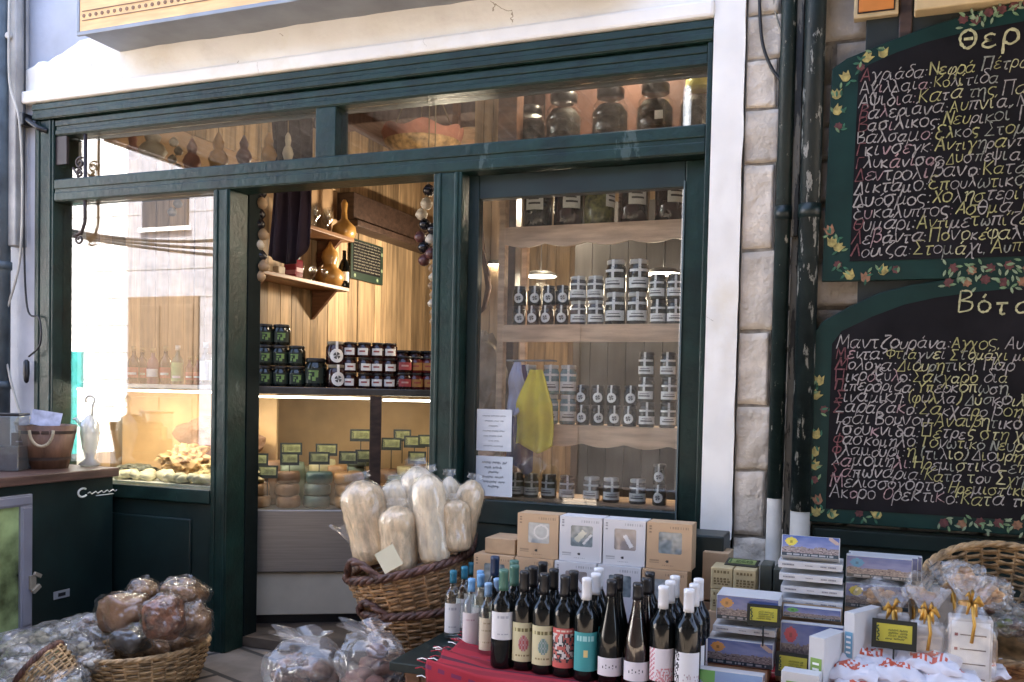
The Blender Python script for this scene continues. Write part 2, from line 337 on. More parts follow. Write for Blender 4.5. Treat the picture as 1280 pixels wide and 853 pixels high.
# glazed leaf at the right of the doorway
L0, L1, LY = -1.608, -.607, .03
bar('sash_stile', L0, L0 + .048, .0, Z_TR0 - .004, LY, LY + .05, False, green_dk); bar('sash_stile', L1 - .082, L1, .0, Z_TR0 - .004, LY, LY + .05, False)
bar('sash_rail', L0 + .048, L1 - .082, 2.068, Z_TR0 - .004, LY, LY + .05, False, green_dk); bar('sash_rail', L0 + .048, L1 - .082, .70, .80, LY, LY + .05, False, green_dk)
b = MB(); b.box(L0 + .048, LY + .012, 0, L1 - .082, LY + .04, .70); b.build('sash_panel', green_dk, sf, .004)
b = MB()
for xx in (L1 - .085, L1 - .003): b.box(xx - .003, LY - .006, .1, xx + .003, LY + .004, 2.09)
b.build('glazing_bead', M('worn_edge', (.12, .16, .16), .4), sf)
def pane(x0, x1, z0, z1, y):
    b = MB(); b.box(x0, y, z0, x1, y + .005, z1); return b.build('glass_pane', glass_pane, sf)
pane(XL + .128, -2.886, .766, Z_TR0 - .001, .02); pane(XL + .128, -2.336, Z_TR1 + .001, 2.502, .02); pane(-2.231, XR - .023, Z_TR1 + .001, 2.502, .02)
pane(L0 + .049, L1 - .083, .801, 2.067, LY + .02)

# ---------------------------------------------------------------- street walls and pipes to either side
nb = thing('stone_wall', 'rough pale stone house wall behind the chalkboards', 'wall', (1.3, .1, 0))
m = MB(); m.box(-.462, .0, 0, 3.2, .3, 4.95); m.box(-.462, -.038, 0, -.345, -.001, 4.95); m.build('mortar_bed', mortar, nb)
m = MB()
zs = [0, .3, .52, .735, .985, 1.225, 1.50, 1.80, 2.12, 2.32, 2.5, 2.66, 2.86, 3.1, 3.4]
def stone_block(b, x0, x1, z0, z1, proud):
    n = 5; c = Vector(((x0 + x1) / 2, 0, (z0 + z1) / 2)); sd_ = rnd.random() * 50
    rm = lambda u: u if u < .01 or u > .99 else .025 + .95 * (u * 12 - 1) / 10
    def fn(u, v):
        u, v = rm(u), rm(v); x = x0 + (x1 - x0) * u; z = z0 + (z1 - z0) * v; e = min(u, 1 - u, v, 1 - v)
        w_ = .008 * noise.noise(Vector((x * 9 + sd_, z * 9, 0)))
        return (x + (w_ if e < .01 else 0), (-proud if e > .01 else (-.034 if proud > .04 else .004)) - .010 * noise.noise(Vector((x * 14, z * 14, sd_))), z + (w_ if e < .01 else 0))
    b.grid(fn, 12, 12, smooth=True)
for i in range(len(zs) - 1): stone_block(m, -.46, -.335 - .015 * (i % 2), zs[i] + .003, zs[i + 1] - .003, .047)
m.build('quoin_stones', M('quoin_stone', (.62, .55, .46), .92, var=.14, scale=9, bump=.8, bscale=50, island=.12), nb)
m = MB(); z = 0
while z < 4.9:
    h = rnd.uniform(.12, .24); x = -.30
    while x < 3.15:
        wd = rnd.uniform(.14, .34); stone_block(m, x + .008, x + wd - .008, z + .008, z + h - .008, rnd.uniform(.015, .035)); x += wd
    z += h
m.build('rubble_stones', stone, nb)
# two old pipes with worn green paint, a dark post between
pipe_g = peeled('pipe_paint', (.009, .020, .020), (.33, .33, .30), .36, sc_=(40, 40, 14)); pipe_w = M('old_white_pipe', (.52, .48, .41), .6, var=.12, bump=.2)
gut = peeled('weathered_board', (.030, .031, .028), (.17, .16, .13), .50, sc_=(30, 30, 4))
def pipe(x, y, r, z0, lab, am):
    t = thing('drainpipe', lab, 'drainpipe', (x, y, 0), 0, 'drainpipes between the shop and the chalkboards')
    b = MB(); b.tube([(x, y, z0), (x, y, 4.9)], r, 18); b.build('painted_pipe', am, t)
    b = MB(); b.tube([(x, y, 0), (x, y, z0 - .002)], r * .97, 18); b.build('bare_pipe', pipe_w, t)
    for z in (1.9, 3.2): b = MB(); b.tube([(x, y, z), (x, y, z + .05)], r * 1.12, 18); b.build('collar', green_dk, t, 0)
    return t
pipe(-.311, -.075, .028, .89, 'slim dark green drainpipe beside the white pilaster, bare white at its foot', pipe_g)
pipe(-.219, -.088, .036, .85, 'thicker drainpipe beside the chalkboards with flaking dark green paint', peeled('pipe_paint_worn', (.010, .018, .019), (.24, .25, .24), .41, sc_=(34, 34, 9)))
m = MB(); m.box(-.281, -.055, .0, -.256, -.004, 3.9); m.box(-.288, -.075, 1.84, -.258, -.056, 3.9); tag(m.build('timber_board', gut, None, .004), 'narrow weathered dark timber board fixed between the two drainpipes', 'board')
def cable(name, pts, r, lab, mat=rubber, cat='cable', grp=None, n=6, sm=8):
    P_ = [Vector(p) for p in pts]; out = []
    for i in range(len(P_) - 1):
        p0, p1, p2, p3 = P_[max(i - 1, 0)], P_[i], P_[i + 1], P_[min(i + 2, len(P_) - 1)]
        for k in range(sm):
            t = k / sm; out.append(.5 * ((2 * p1) + (p2 - p0) * t + (2 * p0 - 5 * p1 + 4 * p2 - p3) * t * t + (3 * p1 - p0 - 3 * p2 + p3) * t ** 3))
    out.append(P_[-1]); b = MB(); b.tube(out, r, n); return tag(b.build(name, mat), lab, cat, grp)
cable('cable', [at(949, -30, y=-.06), at(950, 20, y=-.06), at(954, 58, y=-.06), at(966, 88, y=-.06), at(979, 103, y=-.06)], .006, 'thick black cable looping down the stone wall to the drainpipe')
cable('cable', [at(964, -30, y=-.05), at(968, 10, y=-.05), at(977, 42, y=-.05)], .003, 'thin pale wire running down beside the thick black cable', M('pale_wire', (.3, .28, .22)))
# left edge of the picture: white neighbour wall, pole, cables
nl = MB(); nl.box(-9.0, -.02, 0, -4.305, .3, 4.95); tag(nl.build('neighbour_wall', M('white_wall', (.76, .76, .75), .85, var=.08, bump=.3)), 'white rendered wall of the next house at the edge of the shop', 'wall')
m = MB(); p0 = at(4, 300, y=-.10); m.tube([(p0.x, -.10, 0), (p0.x, -.10, 4.9)], .035, 14); m.tube([(p0.x, -.1, 1.83), (p0.x, -.1, 1.87)], .042, 14); m.tube([(p0.x, -.1, 1.22), (p0.x, -.1, 1.26)], .042, 14)
tag(m.build('pole', M('blue_grey_pole', (.05, .07, .085), .5, var=.3)), 'dark blue grey pole standing against the white wall of the next house', 'pole')
m = MB(); p0 = at(22, 60, y=-.06); m.box(p0.x - .035, -.10, 1.95, p0.x + .035, -.022, 4.9); m.tube([(p0.x, -.1, 3.0), (p0.x, -.125, 3.0)], .016, 10)
tag(m.build('conduit', M('grey_conduit', (.36, .35, .33), .6, var=.25, scale=5), None, .008), 'grey square conduit fixed on the white wall above the pole clamp', 'conduit')
cable('cable', [at(31, -20, y=-.06), at(31, 120, y=-.06), at(30, 280, y=-.06), at(34, 384, y=-.06), at(49, 398, y=-.06), at(50, 430, y=-.07), at(36, 446, y=-.07)], .005, 'dark cable running down the pier beside the shopfront to a hanging plug')
b = MB(); q = at(33, 462, y=-.07); b.lathe([(.006, .05), (.014, .04), (.016, -.02), (.012, -.06), (.004, -.07)][::-1], 10, 0, q); tag(b.build('plug', black_p), 'black plug hanging on the cable beside the shopfront', 'plug')
cable('cable', [at(12, -20, y=-.12), at(11, 60, y=-.12), at(13, 110, y=-.12), at(24, 150, y=-.12), at(28, 230, y=-.1), at(24, 330, y=-.09), at(4, 410, y=-.1), at(12, 470, y=-.1), at(26, 520, y=-.1)], .006, 'pale grey cable drooping loosely across the white wall', M('pale_cable', (.45, .43, .38)))
m = MB(); q = at(28, 152, y=-.05); m.box(q.x - .07, -.09, q.z - .03, q.x + .05, -.024, q.z + .03); m.tube([q + Vector((.05, -.02, 0)), q + Vector((.13, -.02, -.05)), q + Vector((.16, .01, -.06))], .014, 8); tag(m.build('bracket', black_p, None, .006), 'black bracket clamped round the conduit beside the shopfront corner', 'bracket')

# ---------------------------------------------------------------- signs above
s0 = at(97, 41, y=-.30); ang = 0
sg = thing('signboard', 'long orange signboard with a dotted border in a grey box frame above the window', 'sign', (s0.x, -.3, s0.z))
b = MB(); b.box(s0.x, -.28, s0.z, s0.x + 2.6, -.012, s0.z + .62); b.box(s0.x - .012, -.296, s0.z - .012, s0.x + 2.61, -.28, s0.z + .006); b.box(s0.x - .012, -.296, s0.z + .0061, s0.x + .004, -.28, s0.z + .62); b.build('casing', grey_metal, sg, .003)
b = MB(); b.box(s0.x + .005, -.292, s0.z + .007, s0.x + 2.6, -.281, s0.z + .62); b.build('face', M('orange_board', (.78, .50, .22), .55, var=.12, scale=6, stretch=(1, 1, 8)), sg)
b = MB()
for k in range(70):
    x = s0.x + .03 + k * .036; b.prism([(x + .009 * math.cos(a), s0.z + .075 + .009 * math.sin(a)) for a in (i * PI / 4 for i in range(8))], -.2945, -.2925)
b.box(s0.x + .02, -.2945, s0.z + .094, s0.x + 2.58, -.2925, s0.z + .098); b.box(s0.x + .02, -.2945, s0.z + .052, s0.x + 2.58, -.2925, s0.z + .056)
b.build('border_pattern', M('brown_ink', (.22, .11, .05)), sg)
q0, q1 = at(1067, 24, y=-.09), at(1123, 18, y=-.09)
sg = thing('small_sign', 'small orange sign in a pale frame high above the chalkboards', 'sign', (q0.x, -.09, q0.z))
b = MB(); b.box(q0.x, -.09, q0.z, q1.x, -.05, q0.z + .26); b.build('frame', M('pale_sign_frame', (.55, .43, .25), .6), sg, .004)
b = MB(); b.box(q0.x + .012, -.095, q0.z + .014, q1.x - .012, -.091, q0.z + .25); b.build('border', black_p, sg)
b = MB(); b.box(q0.x + .016, -.098, q0.z + .018, q1.x - .016, -.0955, q0.z + .246); b.build('face', M('orange_face', (.58, .21, .04), .5, var=.1), sg)
m = MB(); q = at(1123, 20, y=-.07); m.box(q.x + .003, -.075, 2.35, q.x + .045, -.045, 4.2); tag(m.build('timber_post', wood_dk, None, .004), 'dark timber batten on the wall between the small orange sign and the pale board', 'batten')
m = MB(); q = at(1139, 18, y=-.10); m.box(q.x + .01, -.13, q.z, q.x + 1.6, -.05, q.z + .30); tag(m.build('pale_board', M('pale_yellow_board', (.62, .48, .27), .55, var=.06), None, .006), 'pale yellow wooden board over the arched chalkboard', 'board')
# ---------------------------------------------------------------- chalkboards with hand lettering
GLY = {'α': '4,4.6 2.5,5 .8,4 .3,2 1,.4 2.3,.2 3.4,1.5 4.3,5;3.4,1.5 4,.2 4.8,.6', 'β': '0,-3 .6,3 1,7 2.4,8.3 3.6,7 3,5 1.6,4.5 3.4,4.2 4,2 2.6,.1 .9,.8',
 'γ': '0,4.6 .8,5 1.6,3.5 2.2,0 1.8,-2.6 1.2,-2.4 1.8,0 3.8,5', 'δ': '3.6,8 1.8,8.2 1.2,6.8 3.4,4 3.6,1.6 2.2,0 .6,.8 .4,2.8 1.8,4.6 3,4.4', 'ε': '3.4,4.4 2,5 .7,4 1.4,2.8 2.4,2.7 1,2.4 .2,1 1.6,0 3.4,.8',
 'ζ': '.6,8 3.6,8 1.2,5 .4,2 1.6,.4 3.4,0 3.2,-1.6 2,-2', 'η': '0,4.4 .7,5 1,3.4 .8,0;1,3.4 2.4,5 3.5,4.2 3.4,0 3.4,-3', 'θ': '2,8 .7,6.5 .3,4 .7,1.4 2,0 3.3,1.4 3.7,4 3.3,6.5 2,8;.4,4 3.6,4',
 'ι': '.5,5 .5,1 1.2,.1 2,.5', 'κ': '.5,5 .5,0;3.2,5 .8,2.4 3.5,0', 'λ': '.3,8 1.2,7.6 2,5 3.8,0;2.2,4.6 .2,0', 'μ': '.6,5 .4,0 .1,-3;.6,5 .7,1 1.8,.1 3,1.4 3.3,5;3.2,1.4 3.8,.1 4.6,.5', 'ν': '.2,5 1.6,.1 3.6,5',
 'ξ': '.6,8 3.2,8;2.8,8 .9,6.8 2.6,5 .8,3.6 .4,1.6 2.6,.2 3,-1.2 1.8,-2', 'ο': '2,5 .5,4 .3,2 1.2,.2 2.6,.2 3.7,2 3.4,4 2,5', 'π': '0,4.8 4.2,5;1.1,4.8 .8,0;3.2,5 3.1,.8 3.9,.2', 'ρ': '.1,-3 .6,3 1.8,5 3.4,4.2 3.4,1.6 2,.1 .6,1',
 'σ': '4.4,5 2,5 .5,4 .3,2 1.2,.2 2.6,.2 3.7,2 3.2,4.2 2.4,5', 'ς': '3.4,4.6 1.6,5 .4,3.4 .9,1.4 2.8,.4 2.8,-1.2 1.6,-1.8', 'τ': '0,4.8 3.4,5;1.6,4.9 1.4,1 2,.1 2.8,.5', 'υ': '.3,5 .5,1.6 1.6,.1 3,1.4 3.3,5',
 'φ': '1.4,5 .4,3.4 .6,1 2.2,.1 3.8,1.4 3.8,3.8 2.8,5 2.1,3.6 1.9,-3', 'χ': '.1,5 .9,4.6 2.8,-2.6 3.6,-3;3.5,5 .2,-3', 'ψ': '.2,5 .5,1.8 2,.4 3.6,1.8 3.9,5;2.1,7 2,-3', 'ω': '.8,5 .2,2 1,.1 2.2,1.6 2.2,3;2.2,1.6 3.3,.1 4.4,2 3.8,5',
 'Α': '.1,0 2.2,8;2.2,8 4.2,0;1,2.8 3.6,2.8', 'Β': '.5,0 .5,8;.5,8 2.8,7.8 3.2,6 .6,4.3;.6,4.3 3.6,3.6 3.6,1 .5,0', 'Γ': '.5,0 .5,8;.5,8 3.6,8', 'Δ': '.1,0 2.2,8;2.2,8 4.3,0;.1,0 4.3,0', 'Ε': '3.8,7.4 2,8 .6,6.6 1.6,4.5 2.6,4.3 1,4 .2,1.6 1.8,0 4,.9',
 'Ζ': '.4,8 3.8,8;3.8,8 .3,0;.3,0 4,0', 'Η': '.4,0 .4,8;3.8,0 3.8,8;.4,4 3.8,4.2', 'Θ': '2.4,8 .6,6.5 .2,4 .7,1.4 2.4,0 4.1,1.4 4.6,4 4.1,6.5 2.4,8;1,4 3.8,4', 'Κ': '.5,8 .5,0;4,8 .7,3.8;.9,4.1 4.2,0', 'Λ': '.1,0 2.2,8;2.2,8 4.3,0',
 'Μ': '.1,0 .9,8;.9,8 2.6,2.4;2.6,2.4 4.4,8;4.4,8 5.2,0', 'Ν': '.3,0 .5,8;.5,8 3.9,0;3.9,0 4.1,8', 'Ο': '2.4,8 .6,6.5 .2,4 .7,1.4 2.4,0 4.1,1.4 4.6,4 4.1,6.5 2.4,8', 'Π': '.5,0 .5,8;0,8 4.8,8;4.2,8 4.2,0', 'Σ': '4,8 .4,8;.4,8 2.4,4.2;2.4,4.2 .2,0;.2,0 4.2,0',
 'Τ': '.1,8 4.3,8;2.2,8 2.1,0', 'Υ': '.2,8 2.1,4.2 2,0;4.1,8 2.1,4.2', 'Φ': '2.4,8 2.4,0;2.4,6.4 .5,5.4 .5,2.8 2.4,1.8 4.3,2.8 4.3,5.4 2.4,6.4', 'Χ': '.2,8 4,0;4,8 .2,0', ':': '.4,3.6 .7,4;.4,.4 .7,.8', ',': '.6,.6 .2,-1', '(': '1.6,8.5 .5,6 .5,2 1.6,-.5', ')': '.4,8.5 1.5,6 1.5,2 .4,-.5'}
def spline(p, n=4):
    if len(p) < 3: return [p[0].lerp(p[-1], i / 2) for i in range(3)]
    o = []
    for i in range(len(p) - 1):
        a, b_, c, d = p[max(i - 1, 0)], p[i], p[i + 1], p[min(i + 2, len(p) - 1)]
        for k in range(n):
            t = k / n; o.append(.5 * ((2 * b_) + (c - a) * t + (2 * a - 5 * b_ + 4 * c - d) * t * t + (3 * b_ - a - 3 * c + d) * t ** 3))
    return o + [p[-1]]
def write(b, text, x, z, u, y, mats, wt=.0021, slant=.14, rnd_=rnd, tall=1.0, sp=1.0):
    """strokes of one chalk line; mats(k, letter) picks the chalk"""
    for k, ch in enumerate(text):
        if ch == ' ': x += 2.4 * u * sp; continue
        de = unicodedata.normalize('NFD', ch); base = de[0]; acc = len(de) > 1; gl = GLY.get(base)
        if not gl: x += 2 * u; continue
        st = [[Vector(tuple(map(float, q.split(',')))) for q in s_.split()] for s_ in gl.split(';')]
        if acc:
            top = 8.8 if base.isupper() else 6.3; st.append([Vector((1.8, top)), Vector((2.7, top + 1.7))])
        wdt = max(q.x for s_ in st for q in s_); js = rnd_.uniform(.86, 1.16); jz = rnd_.uniform(-.6, .6); slant_ = slant + rnd_.uniform(-.12, .14); wl = wt * rnd_.uniform(.75, 1.3); mi = mats(k, ch)
        for s_ in st:
            pts = [Vector((x + (q.x * js * sp + (q.y + jz) * slant_) * u + rnd_.uniform(-.25, .25) * u, 0, z + (q.y * js * tall + jz) * u)) for q in s_]
            pts = spline(pts); n = len(pts); L_ = []; R_ = []
            for i, q in enumerate(pts):
                t = pts[min(i + 1, n - 1)] - pts[max(i - 1, 0)]
                t = t.normalized() if t.length > 1e-9 else Vector((1, 0, 0)); pr = Vector((-t.z, 0, t.x)) * wl * rnd_.uniform(.6, 1.35)
                L_.append(q + pr); R_.append(q - pr)
            vs = [(q.x, y, q.z) for q in L_] + [(q.x, y, q.z) for q in R_] + [(q.x, y - .0012, q.z) for q in L_] + [(q.x, y - .0012, q.z) for q in R_]; fs = []
            for i in range(n - 1):
                a = 2 * n; fs += [(a + i, a + i + 1, a + n + i + 1, a + n + i), (i, i + 1, a + i + 1, a + i), (n + i, a + n + i, a + n + i + 1, n + i + 1)]
            b.add(vs, fs, mi)
        x += (wdt * js * sp + (.75 if tall == 1.0 else 2.5)) * u
    return x
CH = [M('white_chalk', (0.374, 0.348, 0.332), .9, var=.25, scale=90), M('pink_chalk', (.37, .25, .26), .9, var=.3, scale=90), M('red_chalk', (.17, .065, .07), .9, var=.3, scale=90),
      M('yellow_chalk', (.40, .38, .17), .9, var=.25, scale=90), M('grey_chalk', (.29, .30, .26), .9, var=.3, scale=90), M('light_yellow_chalk', (.48, .46, .26), .9, var=.2, scale=90)]
slate = M('blackboard', (.010, .009, .011), .7, var=.3, scale=6, spec=.15); bgreen = M('board_green', (.007, .030, .026), .5, var=.2, scale=5, spec=.25)
FL = [M('flower_yellow', (.36, .30, .10), .7, var=.3, scale=60), M('flower_maroon', (.11, .035, .035), .7, var=.3, scale=60), M('leaf_green', (.16, .26, .13), .7, var=.3, scale=60), M('leaf_dark', (.03, .12, .07), .7, var=.3, scale=60), M('flower_orange', (.26, .13, .07), .7, var=.3, scale=60), M('leaf_pale', (.24, .31, .19), .7, var=.2, scale=60)]
def leaf(b, x, z, a, l, mi, y): b.prism([(x + math.cos(a) * s_ * l - math.sin(a) * w_ * l, z + math.sin(a) * s_ * l + math.cos(a) * w_ * l) for s_, w_ in ((0, 0), (.3, .16), (.65, .17), (1, 0), (.65, -.17), (.3, -.16))], y, y + .001, mi)
def tulip(b, x, z, a, l, mi, y): b.prism([(x + math.cos(a) * s_ * l - math.sin(a) * w_ * l, z + math.sin(a) * s_ * l + math.cos(a) * w_ * l) for s_, w_ in ((-.5, .12), (-.3, .42), (.1, .45), (.55, .5), (.3, .2), (.62, .0), (.3, -.2), (.55, -.5), (.1, -.45), (-.3, -.42), (-.5, -.12))], y, y + .001, mi)
def rose(b, x, z, l, mi, y, n=7): b.prism([(x + math.cos(a) * l * (.8 + .28 * (i % 2)), z + math.sin(a) * l * (.8 + .28 * (i % 2))) for i, a in enumerate(2 * PI * j / (2 * n) for j in range(2 * n))], y, y + .001, mi)
def board(lab, outer, inner, title, ta, tu, lines, l0, l1, u, flowers, y=-.10):
    """outer / inner: left half of the outlines as (x, z); both are mirrored about the middle"""
    xm = .66
    t = thing('chalkboard', lab, 'chalkboard', (xm, y, outer[0][1]), 0, 'arched herb chalkboards'); mir = lambda p: p + [(2 * xm - x, z) for x, z in reversed(p)]
    b = MB(); b.prism(mir(outer), y + .003, y + .03); b.build('border', bgreen, t, .003)
    b = MB(); b.prism(mir(inner), y, y + .0025); b.build('slate', slate, t)
    r2 = random.Random(len(lines) + int(ta[1] * 100)); b = MB()
    write(b, title, ta[0], ta[1], tu, y - .0015, lambda k, c: 5, .0032, .04, r2, 1.001, 1.3); b.build('title_lettering', CH, t)
    for i, (nm, ds) in enumerate(lines):
        f = i / (len(lines) - 1); x = l0[0] + (l1[0] - l0[0]) * f; z = l0[1] + (l1[1] - l0[1]) * f + r2.uniform(-.002, .002); uu = u * r2.uniform(.93, 1.05)
        b = MB(); x = write(b, nm + ':', x, z, uu, y - .0015, lambda k, c: 2 if k == 0 and r2.random() < .65 else (0 if r2.random() < .85 else 1), .0019, .16, r2, 1.0, 1.22); b.build('chalk_lettering', CH, t); b = MB()
        x = write(b, ds, x + uu * 1.2, z, uu * .95, y - .0015, lambda k, c: 3 if k < 2 else r2.choice((0, 0, 5, 4, 3)), .0017, .16, r2, 1.0, 1.22); b.build('chalk_lettering', CH, t)
    flowers(t, y + .0015, r2)
    return t
def xz(*ps, y=-.10): return [(at(px, py, y=y).x, at(px, py, y=y).z) for px, py in ps]
LN1 = [('Αγριάδα', 'Νεφρά Πέτρα'), ('Αχιλλαία', 'Κολίτιδα'), ('Αψιδιά', 'Κατά της Παχυσ'), ('Βαλεριάνα', 'Αυπνία, Νεύρα'), ('Βασιλικός', 'Νευρικοί Πόνοι'), ('Βάλσαμο', 'Ελκος Στομάχου'), ('Γκίνσεγκ', 'Αντιγηραντικό'), ('Γλυκάνισος', 'Δυσπεψία'), ('Δεντρολίβανο', 'Κατά της τρι'), ('Δίκταμο', 'Επουλωτικό, Ε'), ('Δυόσμος', 'Χοληστερίνη, π'), ('Ευκάλυπτος', 'Ασθμα, Γρίππη'), ('Θυμάρι', 'Αντιμετωπίζει το'), ('Λεβάντα', 'Πονοκέφαλοι, λ'), ('Λουίζα', 'Στομάχι, Αυπνίες')]
LN2 = [('Μαντζουράνα', 'Αγχος, Αυ'), ('Μέντα', 'Φτιάχνει Στομάχι με'), ('Μολόχα', 'Διουρητική, Παρ'), ('Πικρόξυλο', 'Σάκχαρο δια'), ('Πιπερόριζα', 'Υπερκόπωση,'), ('Σιναμική', '(φύλλα) Δύσκοιλι'), ('Σαραζάκο', 'Σάκχαρο βοηθ'), ('Τσάι Βουνού', 'Αναιβητικό το'), ('Τσουκνίδα', 'Πέτρες στη χολ'), ('Φασκόμηλο', 'Τονωτικό Νευρο'), ('Φλαμούρι', 'ή (τίλιο) Διουρητικό'), ('Χαμομήλι', 'Ηρεμιστικό, επο'), ('Σαπωνάρια', 'Κατά του Σχήμα'), ('Μελισσόχορτο', 'Ηρεμιστικό'), ('Ακορο Ορεκτικό', 'Κατά της')]
def spray(t, y, r2, cx, cz, wd, n=5, mi=1):
    for i in range(n):
        b = MB(); x = cx + wd * i / n; rose(b, x, cz + r2.uniform(-.008, .008), .016, (mi, 4, mi)[i % 3], y - .0012 - .0002 * i)
        for k in range(5): leaf(b, x + r2.uniform(-.03, .03), cz + r2.uniform(-.022, .022), r2.uniform(0, 6.3), .024, (5, 2)[k % 2], y - .0001 * k - .0022 - .0005 * (i % 3))
        b.build('painted_flower', FL, t)
def corner(t, y, r2, pts):
    for i, (x, z) in enumerate(pts):
        b = MB()
        if i % 4 == 2: rose(b, x, z, .014, 1, y - .0005)
        else: tulip(b, x, z, (1.57, .8, 1.4, 2.0)[i % 4], .034, (0, 0, 4, 0, 0)[i % 5], y - .001)
        for k in range(3): leaf(b, x + r2.uniform(-.018, .018), z + r2.uniform(-.018, .018), r2.uniform(0, 6.3), .024, (3, 3, 2)[k], y - .0013 - .0002 * k)
        b.build('painted_flower', FL, t)
def fl1(b, y, r2):
    corner(b, y, r2, xz((1104, 66), (1084, 72), (1076, 84), (1057, 96), (1046, 118), (1047, 138), (1048, 158), (1037, 288), (1040, 303), (1048, 309), (1047, 331), (1062, 344), (1082, 347), (1104, 338), (1120, 337)))
    q = xz((1192, 336), (1204, 30)); spray(b, y, r2, q[0][0], q[0][1], .5, 9); 
    for i in range(6):
        x, z = xz((1204 + i * 16, 27 - i * 4.5))[0]; spray(b, y, r2, x, z, .03, 1)
def fl2(b, y, r2):
    corner(b, y, r2, xz((1024, 476), (1020, 494), (1030, 512), (1020, 543), (1018, 565), (1019, 582), (1018, 600), (1022, 625), (1020, 640), (1040, 643), (1074, 642), (1096, 643)))
    q = xz((1180, 652), (1186, 352)); spray(b, y, r2, q[0][0], q[0][1], .5, 9); spray(b, y, r2, q[1][0], q[1][1] - .004, .5, 9)
p1 = xz((1075, 103), (1063, 321)); p2 = xz((1045, 436), (1037, 621)); q1 = xz((1199, 62))[0]; q2 = xz((1196, 392))[0]
o1 = xz((1027, 352), (1040, 86), (1058, 73), (1114, 50), (1157, 34), (1195, 22), (1229, 12), (1270, 3)) ; o1 += [(.56, o1[-1][1] + .035)]
i1 = xz((1062, 327), (1073, 94), (1086, 81), (1120, 66), (1157, 53), (1200, 42), (1240, 34), (1278, 27)); i1 += [(.56, i1[-1][1] + .03)]
o2 = xz((1008, 652), (1016, 418), (1028, 402), (1062, 383), (1100, 366), (1140, 356), (1180, 350), (1230, 346), (1275, 343)); o2 += [(.58, o2[-1][1] + .012)]
i2 = xz((1032, 636), (1040, 430), (1052, 414), (1090, 396), (1130, 381), (1170, 372), (1220, 365), (1275, 360)); i2 += [(.58, i2[-1][1] + .01)]
board('upper arched chalkboard with green border and yellow flowers, first line Αγριάδα', o1, i1, 'Θεραπευτικά', q1, .0089, LN1, p1[0], p1[1], .0057, fl1)
board('lower arched chalkboard with green border, first line Μαντζουράνα', o2, i2, 'Βότανα', q2, .0082, LN2, p2[0], p2[1], .0055, fl2, -.098)
m = MB(); m.box(-.178, -.06, 0, 2.4, -.035, .80); m.box(-.17, -.075, .735, 2.4, -.058, .79); m.box(-.17, -.072, .12, 2.4, -.058, .17)
for x in (.34, .86, 1.38, 1.9): m.box(x - .03, -.070, .17, x + .03, -.058, .735)
tag(m.build('timber_panelling', green_dk, None, .004), 'dark green timber panelling low on the stone wall under the chalkboards', 'panelling')
m = MB(); m.box(-.05, -.065, .81, .30, -.04, 2.72); tag(m.build('backing_board', M('dark_backing', (.012, .018, .018), .6), None, .003), 'nearly black board fixed behind the two chalkboards', 'board')
# unseen green canvas added above the chalkboards to keep this side in shade
aw = thing('shade_awning', 'unseen dark green canvas added over the chalkboards and the table to shade them', 'shade_awning', (1.0, -.1, 3.35))
b = MB(); b.grid(lambda u, v: (-.2 + u * 3.35, -.1 - v * 2.0, 3.35 - v * .5 - .03 * math.sin(v * PI)), 24, 8, smooth=True); ob = b.build('canvas', M('green_canvas', (.02, .06, .05), .8), aw)
sm = ob.modifiers.new('thickness', 'SOLIDIFY'); sm.thickness = .006
b = MB(); b.grid(lambda u, v: (-.2 + u * 3.35, -2.104, 2.846 - v * (.14 + .05 * abs(math.sin(u * 14 * PI)))), 140, 2); ob = b.build('valance', MAT['green_canvas'], aw); sm = ob.modifiers.new('thickness', 'SOLIDIFY'); sm.thickness = .005
b = MB()
for x in (-.19, 3.14): b.tube([(x, -.03, 2.9), (x, -2.09, 2.86)], .014, 8)
b.tube([(-.2, -2.09, 2.85), (3.15, -2.09, 2.85)], .014, 8); b.build('frame', grey_metal, aw)
# ---------------------------------------------------------------- inside the shop: lamps
WARM = (1.0, .83, .61)
lamp_shade = M('lamp_shade', (.05, .045, .04), .5); bulb = glow('lamp_disc', (1, .86, .66), 3)
def pendant(px, py, y, watts, lab):
    q = at(px, py, y=y); t = thing('pendant_lamp', lab, 'lamp', q, 0, 'round pendant lamps in the shop')
    b = MB(); b.lathe([(.02, .03), (.06, .026), (.085, .012), (.09, .0)][::-1], 24, 0, q, caps=False); b.build('lamp_shade', lamp_shade, t)
    b = MB(); b.lathe([(.001, .0), (.08, .003), (.08, .010), (.001, .012)], 24, 0, q + Vector((0, 0, -.004))); b.build('bulb', bulb, t)
    b = MB(); b.tube([q + Vector((0, 0, .028)), (q.x, q.y, 3.4)], .002, 6); b.build('cord', rubber, t)
    l = bpy.data.lights.new('lamp_light', 'POINT'); l.energy = watts * LAMP; l.color = WARM; l.shadow_soft_size = .07
    lo = bpy.data.objects.new('lamp_light', l); COL.objects.link(lo); lo.parent = t; lo.location = (0, 0, -.10)
pendant(625, 333, 1.05, 4, 'white glowing round pendant lamp seen through the glass beside the bare wood panel')
pendant(676, 346, 1.1, 4, 'white glowing round pendant lamp seen just above the round tagged jars')
pendant(829, 343, 1.0, 4, 'white glowing round pendant lamp seen at the shelf end by the white pilaster')
pendant(560, 330, 3.2, 46, 'round pendant lamp deep in the shop behind the door post')

